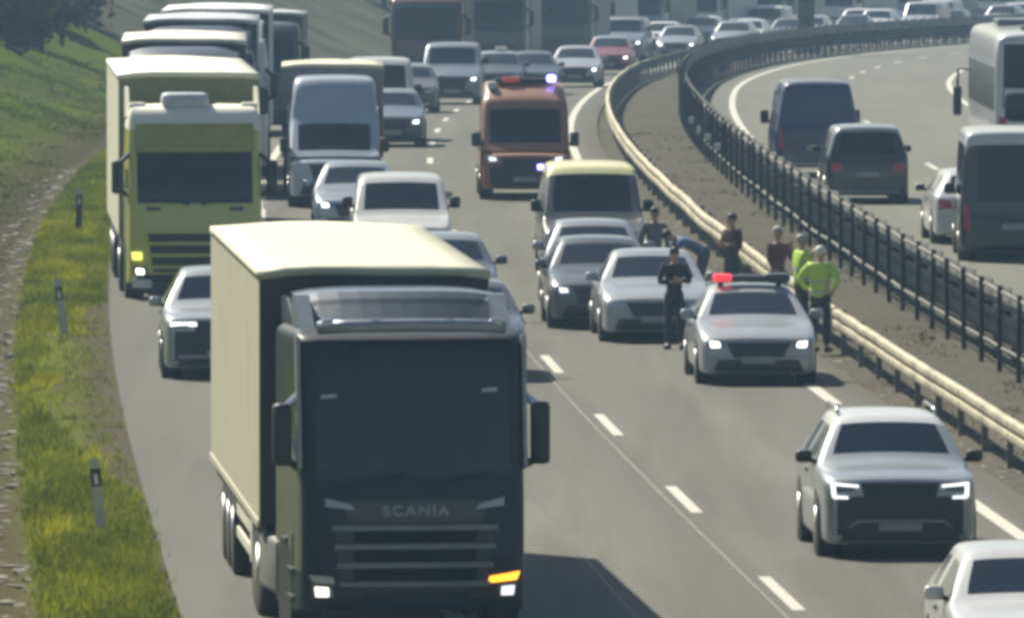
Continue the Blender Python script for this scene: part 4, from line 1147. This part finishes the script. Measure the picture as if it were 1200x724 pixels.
def coach(label, px_, top_z, Yr, Xc, L=12.2, Wd=2.55, Ht=3.65):
    yaw = -math.atan(slope(Yr + L / 2)) + .0
    away = Vector((-math.sin(yaw), math.cos(yaw), 0))
    p = Vector((Xc, Yr, gz(Yr)))
    q = p + away * L; q.z = gz(q.y)
    root = empty('coach', q, yaw + math.pi)
    tag(root, label, 'coach')
    hw = Wd / 2
    def ring(y, k, zl, zh):
        half = [(0, zl), (.85, zl), (1, zl + .12), (1, 1.55), (1, 1.62), (.985, 3.0), (.98, 3.1), (.95, zh - .14), (.84, zh - .02), (0, zh)]
        r = [(x * hw * k, y, z) for x, z in half]
        return [(-a, b, c) for a, b, c in r[:-1]] + r[::-1]
    rows = [[(x * .9, y, 1.9 + (z - 1.9) * .2) for x, y, z in ring(0, .9, .35, Ht)], ring(.02, .93, .4, Ht - .25), ring(.12, .98, .35, Ht - .08), ring(.5, 1, .32, Ht), ring(L / 2, 1, .32, Ht), ring(L - .4, 1, .32, Ht),
            ring(L - .1, .985, .34, Ht - .05), ring(L - .01, .95, .4, Ht - .2), [(x * .9, L, 1.9 + (z - 1.9) * .2) for x, y, z in ring(0, .9, .35, Ht)]]
    def key(i, j):
        if 2 <= i <= 5 and j in (4, 13): return ('side_window', j)
        if 3 <= i <= 4 and 7 <= j <= 10: return 'roof'
        return 'body'
    g, K = loft(rows, key, 2)
    fit(g, (-hw, 0, .32), (hw, L, Ht))
    bm_ = paint('coach_silver', (.55, .57, .59), .2, .35)
    objs, bvh = loft_parts(g, K, {'side_window': mat('tinted_coach_glass', (.10, .105, .10), .15), 'roof': WHITEP, 'body': bm_}, root)
    patch('rear_window', bvh, [(-hw * .84, 1.9), (hw * .84, 1.9), (hw * .82, Ht - .3), (-hw * .82, Ht - .3)], GLASS2, root, 'rear', off=.015, n=10, mrow=6)
    patch('engine_grille', bvh, [(-hw * .6, .95), (hw * .6, .95), (hw * .6, 1.25), (-hw * .6, 1.25)], GREYM, root, 'rear', off=.02)
    patch('number_plate', bvh, [(-.26, .65), (.26, .65), (.26, .77), (-.26, .77)], PLATE, root, 'rear', off=.02)
    patch('windshield', bvh, [(-hw * .9, 1.2), (hw * .9, 1.2), (hw * .88, 3.0), (-hw * .88, 3.0)], GLASS, root, 'front', off=.02)
    for s in (-1, 1):
        q = [(s * hw * .74, 1.1), (s * hw * .9, 1.1), (s * hw * .9, 1.7), (s * hw * .76, 1.7)]
        if s < 0: q = [q[1], q[0], q[3], q[2]]
        patch('tail_light', bvh, q, TAIL, root, 'rear', off=.02, n=3, mrow=3)
        for y in (2.6, 8.6): wheel(root, s * (hw + .005), y, .5, .3, s)
        MB().box((s * (hw + .22), .05, 1.75), (.2, .22, .7), bev=.06).tube([(s * (hw - .1), .1, 2.5), (s * (hw + .2), .0, 2.5), (s * (hw + .22), .05, 2.05)], .035, 6).build('wing_mirror', PLASTIC, root, True)
    MB().box((0, 4.6, Ht + .06), (1.7, 1.9, .16), bev=.06).build('roof_unit', GREYM, root)
    MB().box((0, 9.6, Ht + .03), (1.1, 1.1, .1), bev=.03).build('roof_hatch', GREYM, root)
coach('tall white coach with lit side, driving away beyond the minibus', 0, 0, 276, 12.25)

# ---- light bars and blue lamps
def on(root, name, m, c, s, bev=.03, parent=None):
    return MB().box(c, s, bev=bev).build(name, m, parent or root)
pol = [o for o in COL.objects if o.name == 'police_car'][0]
lb = on(pol, 'light_bar', mat('light_bar_housing', (.03, .035, .045), .3, 0, .4), (.02, 2.35, 1.555), (1.16, .28, .10), .04)
on(pol, 'red_lamp', RED_ON, (-.42, 2.34, 1.56), (.30, .30, .12), .045, lb)
on(pol, 'blue_lamp', BLUE_OFF, (.44, 2.34, 1.565), (.38, .32, .13), .045, lb)
for x in (-.45, .45): on(pol, 'bar_foot', PLASTIC, (x, 2.36, 1.48), (.08, .2, .1), .01, lb)
amb = [o for o in COL.objects if o.name == 'ambulance'][0]
on(amb, 'blue_lamp', BLUE_ON, (.60, 1.6, 2.66), (.2, .24, .16), .05)
lb2 = on(amb, 'light_bar', PLASTIC, (0, 1.75, 2.62), (1.3, .3, .1), .04)
on(amb, 'red_lamp', mat('red_lamp_dim', (.35, .06, .05), .3, emit=(.6, .1, .1), strength=.15), (-.3, 1.72, 2.63), (.4, .3, .12), .04, lb2)
on(amb, 'white_lamp', LAMP_OFF, (-.72, 1.5, 2.5), (.2, .2, .16), .05)
on(amb, 'grille_blue_lamp', BLUE_ON, (.33, -.03, .74), (.14, .08, .12), .03)
tx = [o for o in COL.objects if o.get('label') == 'dark car with white roof lamp just behind the orange van'][0]
on(tx, 'roof_block', mat('roof_sign_white', (.8, .8, .72), .4), (.1, 2.2, 1.56), (.4, .16, .14), .04)
suvs = [o for o in COL.objects if o.get('label', '').startswith('SUV with dark front')][0]
on(suvs, 'running_lamp', mat('lamp_bar_lit', (.9, .9, .9), .2, emit=(1, .98, .95), strength=1.0), (-.62, .03, .86), (.42, .06, .07), .02)
on(suvs, 'lower_trim', SILVER, (-.1, -.02, .36), (1.2, .05, .06), .02)
wsu = [o for o in COL.objects if o.get('label', '').startswith('silver SUV with black front')][0]
DRL = mat('running_lamp_lit', (.9, .9, .9), .2, emit=(1, .99, .96), strength=.85)
for s in (-1, 1):
    hl = None
    for q in ([(s * .50, .86), (s * .80, .885), (s * .80, .92), (s * .50, .89)], [(s * .77, .74), (s * .82, .75), (s * .83, .92), (s * .78, .92)], [(s * .62, .725), (s * .80, .73), (s * .80, .762), (s * .63, .755)]):
        if s < 0: q = [q[1], q[0], q[3], q[2]]
        o = patch('running_lamp' if hl is None else 'lamp_strip', wsu_bvh, q, DRL, hl or wsu, off=.035, n=6, mrow=2)
        hl = hl or o
MB().tube([(-.62, .0, .38), (-.52, -.03, .45), (-.3, -.045, .46), (.3, -.045, .46), (.52, -.03, .45), (.62, .0, .38)], .02, 6).build('bumper_trim', mat('satin_trim', (.3, .31, .32), .35, .6), wsu, True)

# ================================================================== PEOPLE
def skin_mesh(verts, edges, radii, root=0, sub=2):
    me = bpy.data.meshes.new('skin'); me.from_pydata([tuple(v) for v in verts], edges, [])
    o = bpy.data.objects.new('skin', me); COL.objects.link(o)
    o.modifiers.new('s', 'SKIN')
    for i, r in enumerate(radii):
        r = r if isinstance(r, tuple) else (r, r)
        me.skin_vertices[0].data[i].radius = r
        me.skin_vertices[0].data[i].use_root = (i == root)
    ss = o.modifiers.new('u', 'SUBSURF'); ss.levels = sub; ss.render_levels = sub
    bpy.context.view_layer.update()
    out = bpy.data.meshes.new_from_object(o.evaluated_get(bpy.context.evaluated_depsgraph_get()))
    bpy.data.objects.remove(o); bpy.data.meshes.remove(me)
    out.polygons.foreach_set('use_smooth', [True] * len(out.polygons))
    return out

SKIN = mat('skin', (.42, .26, .18), .55, var=.06)
EYE = mat('eye_dark', (.02, .015, .012), .2)
def person(label, px, py, yaw, top, trousers, hair, vest=None, height=1.75, bend=0.0, arms='down', shoes=None, group=None, cap=None, lean=0.0):
    """yaw 0 faces the camera (-y)"""
    g_ = at(px, py)
    root = empty('person', g_, yaw); tag(root, label, 'person', group)
    k = height / 1.75
    hip = Vector((0, .0, .93)); 
    def sp(z, y=0, x=0):
        """a point of the upper body, bent forward about the hips"""
        d = Vector((x, y, z - .93)); a = bend
        return hip + Vector((d.x, d.y * math.cos(a) - d.z * math.sin(a), d.z * math.cos(a) + d.y * math.sin(a)))
    hipoff = .12 * math.sin(bend)
    hip.y += hipoff
    neck, chin, head, crown = sp(1.49), sp(1.56, -.015), sp(1.64, -.02), sp(1.72, -.01)
    chest, waist = sp(1.34), sp(1.10)
    sh = {s: sp(1.43, .0, s * .185) for s in (-1, 1)}
    if arms == 'down' or arms == 'reach':
        el = {s: sp(1.43, .03, s * .185) + Vector((s * .075, .02, -.285)) for s in (-1, 1)}
        wr = {s: el[s] + Vector((s * .01, -.05, -.25)) for s in (-1, 1)}
        if arms == 'reach':
            el = {s: sh[s] + Vector((s * .06, -.12, -.25)) for s in (-1, 1)}; wr = {s: el[s] + Vector((-s * .05, -.16, -.18)) for s in (-1, 1)}
    elif arms == 'folded':
        el = {s: sh[s] + Vector((s * .08, -.03, -.28)) for s in (-1, 1)}; wr = {s: el[s] + Vector((-s * .20, -.17, .04 + .02 * s)) for s in (-1, 1)}
    elif arms == 'hips':
        el = {s: sh[s] + Vector((s * .17, .08, -.23)) for s in (-1, 1)}; wr = {s: el[s] + Vector((-s * .14, -.10, -.19)) for s in (-1, 1)}
    elif arms == 'face':
        el = {s: sh[s] + Vector((s * .06, -.10, -.26)) for s in (-1, 1)}; wr = {-1: el[-1] + Vector((.05, -.14, -.19)), 1: el[1] + Vector((-.10, -.12, .22))}
    hd = {s: (wr[s] + (wr[s] - el[s]).normalized() * .08) for s in (-1, 1)}
    kn = {s: Vector((s * .105, -.03 + hipoff * .5, .50)) for s in (-1, 1)}
    hj = {s: hip + Vector((s * .095, 0, -.06)) for s in (-1, 1)}
    an = {s: Vector((s * .12, .02, .085)) for s in (-1, 1)}
    to = {s: Vector((s * .14, -.14, .045)) for s in (-1, 1)}
    V = [hip, waist, chest, neck, chin, head, crown]; E_ = [(0, 1), (1, 2), (2, 3), (3, 4), (4, 5), (5, 6)]; Rr = [(.145, .105), (.125, .09), (.15, .10), .052, .062, (.078, .09), (.06, .07)]
    def addv(p, r, fr):
        V.append(p); Rr.append(r); E_.append((fr, len(V) - 1)); return len(V) - 1
    for s in (-1, 1):
        a = addv(sh[s], .052, 2); b = addv(el[s], .040, a); c = addv(wr[s], .027, b); d = addv(hd[s], (.040, .018), c)
        f = (hd[s] - wr[s]).normalized(); sd = f.cross(Vector((0, 1, .2))).normalized()
        for q, ln in ((-1.5, .062), (-.5, .078), (.5, .075), (1.5, .055)):
            e = addv(hd[s] + sd * q * .019 + f * .025, .0095, d)
            e2 = addv(V[e] + f * ln * .55 + Vector((0, -.012, 0)), .0088, e); addv(V[e2] + f * ln * .4 + Vector((0, -.026, 0)), .007, e2)
        t1 = addv(wr[s] + f * .05 + Vector((-s * .02, -.035, 0)), .011, c); addv(V[t1] + f * .04 + Vector((-s * .005, -.015, 0)), .009, t1)
        h = addv(hj[s], .085, 0); kk = addv(kn[s], .056, h); aa = addv(an[s], .036, kk); addv(to[s], (.042, .03), aa)
    body = link('body', skin_mesh(V, E_, Rr), root); body.data.materials.append(SKIN)
    fdir = (sp(1.64, -.12) - sp(1.64, 0)).normalized()
    up = (crown - chin).normalized(); sx = Vector((1, 0, 0))
    MB().tube([head + fdir * .075 + up * .02, head + fdir * .108 - up * .02, head + fdir * .085 - up * .03], [.010, .016, .010], 8).build('nose', SKIN, root, True)
    for s in (-1, 1):
        MB().ball(head + fdir * .082 + sx * s * .032 + up * .02, .011, 1).build('eye', EYE, root, True)
        MB().ball(head + sx * s * .082 - up * .005, (.014, .026, .034), 1).build('ear', SKIN, root, True)
    MB().tube([head + fdir * .087 - up * .055 - sx * .024, head + fdir * .094 - up * .056, head + fdir * .087 - up * .055 + sx * .024], .006, 6).build('mouth', mat('lips', (.30, .12, .10), .5), root, True)
    # hair or cap: a shell over the crown and back of the head
    bm = bmesh.new(); bmesh.ops.create_uvsphere(bm, u_segments=20, v_segments=14, radius=1)
    vs = []
    for v in bm.verts:
        c = v.co
        rr = Vector((c.x * .088, c.y * .102, c.z * .098))
        if c.y < -.2 and c.z < .35: rr *= .86
        if c.z < -.45: rr *= .86
        p = head + up * .032 - fdir * .014 + sx * rr.x - fdir * rr.y + up * rr.z
        vs.append(p + Vector((noise.noise(c * 5), noise.noise(c * 5 + Vector((3, 0, 0))), 0)) * .008)
    fs = [[v.index for v in f.verts] for f in bm.faces]; bm.free()
    MB().add(vs, fs).build('cap' if cap else 'hair', cap or hair, root, True)
    # clothes
    tv = [hip - Vector((0, 0, .09)), sp(1.02), waist, chest, sp(1.44), sp(1.48)]; te = [(0, 1), (1, 2), (2, 3), (3, 4), (4, 5)]; tr = [(.165, .125), (.15, .112), (.145, .108), (.172, .118), (.11, .09), .062]
    for s in (-1, 1):
        tv.append(sh[s]); tr.append(.068); te.append((3, len(tv) - 1)); a = len(tv) - 1
        tv.append(el[s]); tr.append(.054); te.append((a, a + 1)); tv.append(el[s].lerp(wr[s], .85)); tr.append(.042); te.append((a + 1, a + 2))
    o = link('jacket', skin_mesh(tv, te, tr), root); o.data.materials.append(top)
    lv = [hip + Vector((0, 0, .13)), hip]; le = [(0, 1)]; lr = [(.148, .11), (.158, .118)]
    for s in (-1, 1):
        n = len(lv); lv += [hj[s], hj[s].lerp(kn[s], .5), kn[s], kn[s].lerp(an[s], .5), an[s] + Vector((0, 0, .03))]; lr += [.103, .088, .07, .066, .058]
        le += [(1, n), (n, n + 1), (n + 1, n + 2), (n + 2, n + 3), (n + 3, n + 4)]
    o = link('trousers', skin_mesh(lv, le, lr), root); o.data.materials.append(trousers)
    for s in (-1, 1):
        f = MB().box((s * .13, -.055, .045), (.098, .27, .09), rot=(0, 0, -s * .1), bev=.035)
        f.build('shoe', shoes or PLASTIC, root, True)
    if vest:
        vv = [sp(.88), sp(1.0), waist, chest, sp(1.44)]; ve = [(0, 1), (1, 2), (2, 3), (3, 4)]; vr = [(.19, .145), (.178, .135), (.168, .127), (.192, .135), (.12, .10)]
        for s in (-1, 1):
            vv.append(sh[s]); vr.append(.082); ve.append((3, len(vv) - 1)); a = len(vv) - 1
            vv.append(sh[s].lerp(el[s], .85)); vr.append(.072); ve.append((a, a + 1))
        me = skin_mesh(vv, ve, vr)
        o = link('high_visibility_jacket', me, root); me.materials.append(vest)
        bt = BVHTree.FromPolygons([v.co for v in me.vertices], [list(p.vertices) for p in me.polygons])
        for zz in (1.0, 1.17):
            pts = []
            c0 = sp(zz)
            for q in range(25):
                a = q / 24 * 2 * math.pi
                d = Vector((math.cos(a), math.sin(a), 0)); h = bt.ray_cast(c0, d)[0]
                pts.append((h if h else c0 + d * .18) + d * .004)
            vs = []; fs = []
            for p in pts: vs += [p + Vector((0, 0, -.025)), p + Vector((0, 0, .025))]
            for q in range(24): fs.append([2 * q, 2 * q + 2, 2 * q + 3, 2 * q + 1])
            meshobj('reflective_band', vs, fs, mat('reflective_grey', (.42, .45, .42), .4), o)
    root.scale = (k, k, k)
    return root

HAIRD = mat('dark_hair', (.018, .014, .012), .6); HAIRG = mat('grey_hair', (.33, .31, .28), .6); HAIRB = mat('brown_hair', (.06, .04, .028), .6)
HIVIS = mat('high_visibility_yellow', (.44, .66, .07), .55, var=.06)
CL = lambda n, c: mat('cloth_' + n, c, .85, var=.15, scale=12)
person('person in dark clothes standing in front of the white saloon', 790, 409, .15, CL('black', (.018, .02, .024)), CL('dark_navy', (.02, .024, .035)), HAIRD, height=1.66, arms='folded')
person('person in a yellow high visibility jacket and white cap, beside the police car', 961, 413, 2.75, HIVIS, CL('dark_trousers', (.03, .03, .036)), HAIRG, vest=HIVIS, height=1.72, arms='hips', cap=mat('white_cap', (.62, .62, .60), .6))
person('person in a yellow high visibility jacket behind the police car, hand near the face', 939, 396, 1.9, HIVIS, CL('dark_trousers', (.03, .03, .036)), HAIRG, vest=HIVIS, height=1.72, arms='face')
person('grey haired person in a brownish red top beside the guard rail', 911, 383, .6, CL('dusty_red', (.15, .075, .06)), CL('blue_jeans', (.05, .06, .10)), HAIRG, height=1.7, arms='face')
person('person in a dark maroon top standing at the guard rail, dark hair', 858, 366, -.9, CL('maroon', (.07, .035, .032)), CL('charcoal', (.04, .045, .05)), HAIRD, height=1.72, arms='folded')
person('person in a blue shirt bending over beside the guard rail', 818, 356, -1.35, CL('blue', (.10, .15, .27)), CL('grey_trousers', (.10, .105, .12)), HAIRB, height=1.75, bend=1.15, arms='reach')
person('dark haired person in a grey shirt next to the yellow roofed van', 767, 354, .3, CL('grey', (.15, .15, .16)), CL('charcoal', (.04, .045, .05)), HAIRD, height=1.68, arms='down')

# ================================================================== HAZE
hz = MB().box((350, 950, 5.0), (3900, 2900, 52)).build('haze', None) if False else None
def haze():
    top = 24.0; bot = -16.0
    b = MB().box((400, 950, (top + bot) / 2), (5200, 2700, top - bot))
    m = bpy.data.materials.new('haze_air'); m.use_nodes = True
    nt = m.node_tree; nt.nodes.remove(nt.nodes['Principled BSDF'])
    v = nt.nodes.new('ShaderNodeVolumePrincipled')
    v.inputs['Color'].default_value = (.45, .72, 1.0, 1)
    v.inputs['Density'].default_value = HAZE
    v.inputs['Anisotropy'].default_value = .35
    nt.links.new(v.outputs[0], nt.nodes['Material Output'].inputs['Volume'])
    tag(b.build('haze', m), kind='stuff')
HAZE = 2.7e-4
haze()
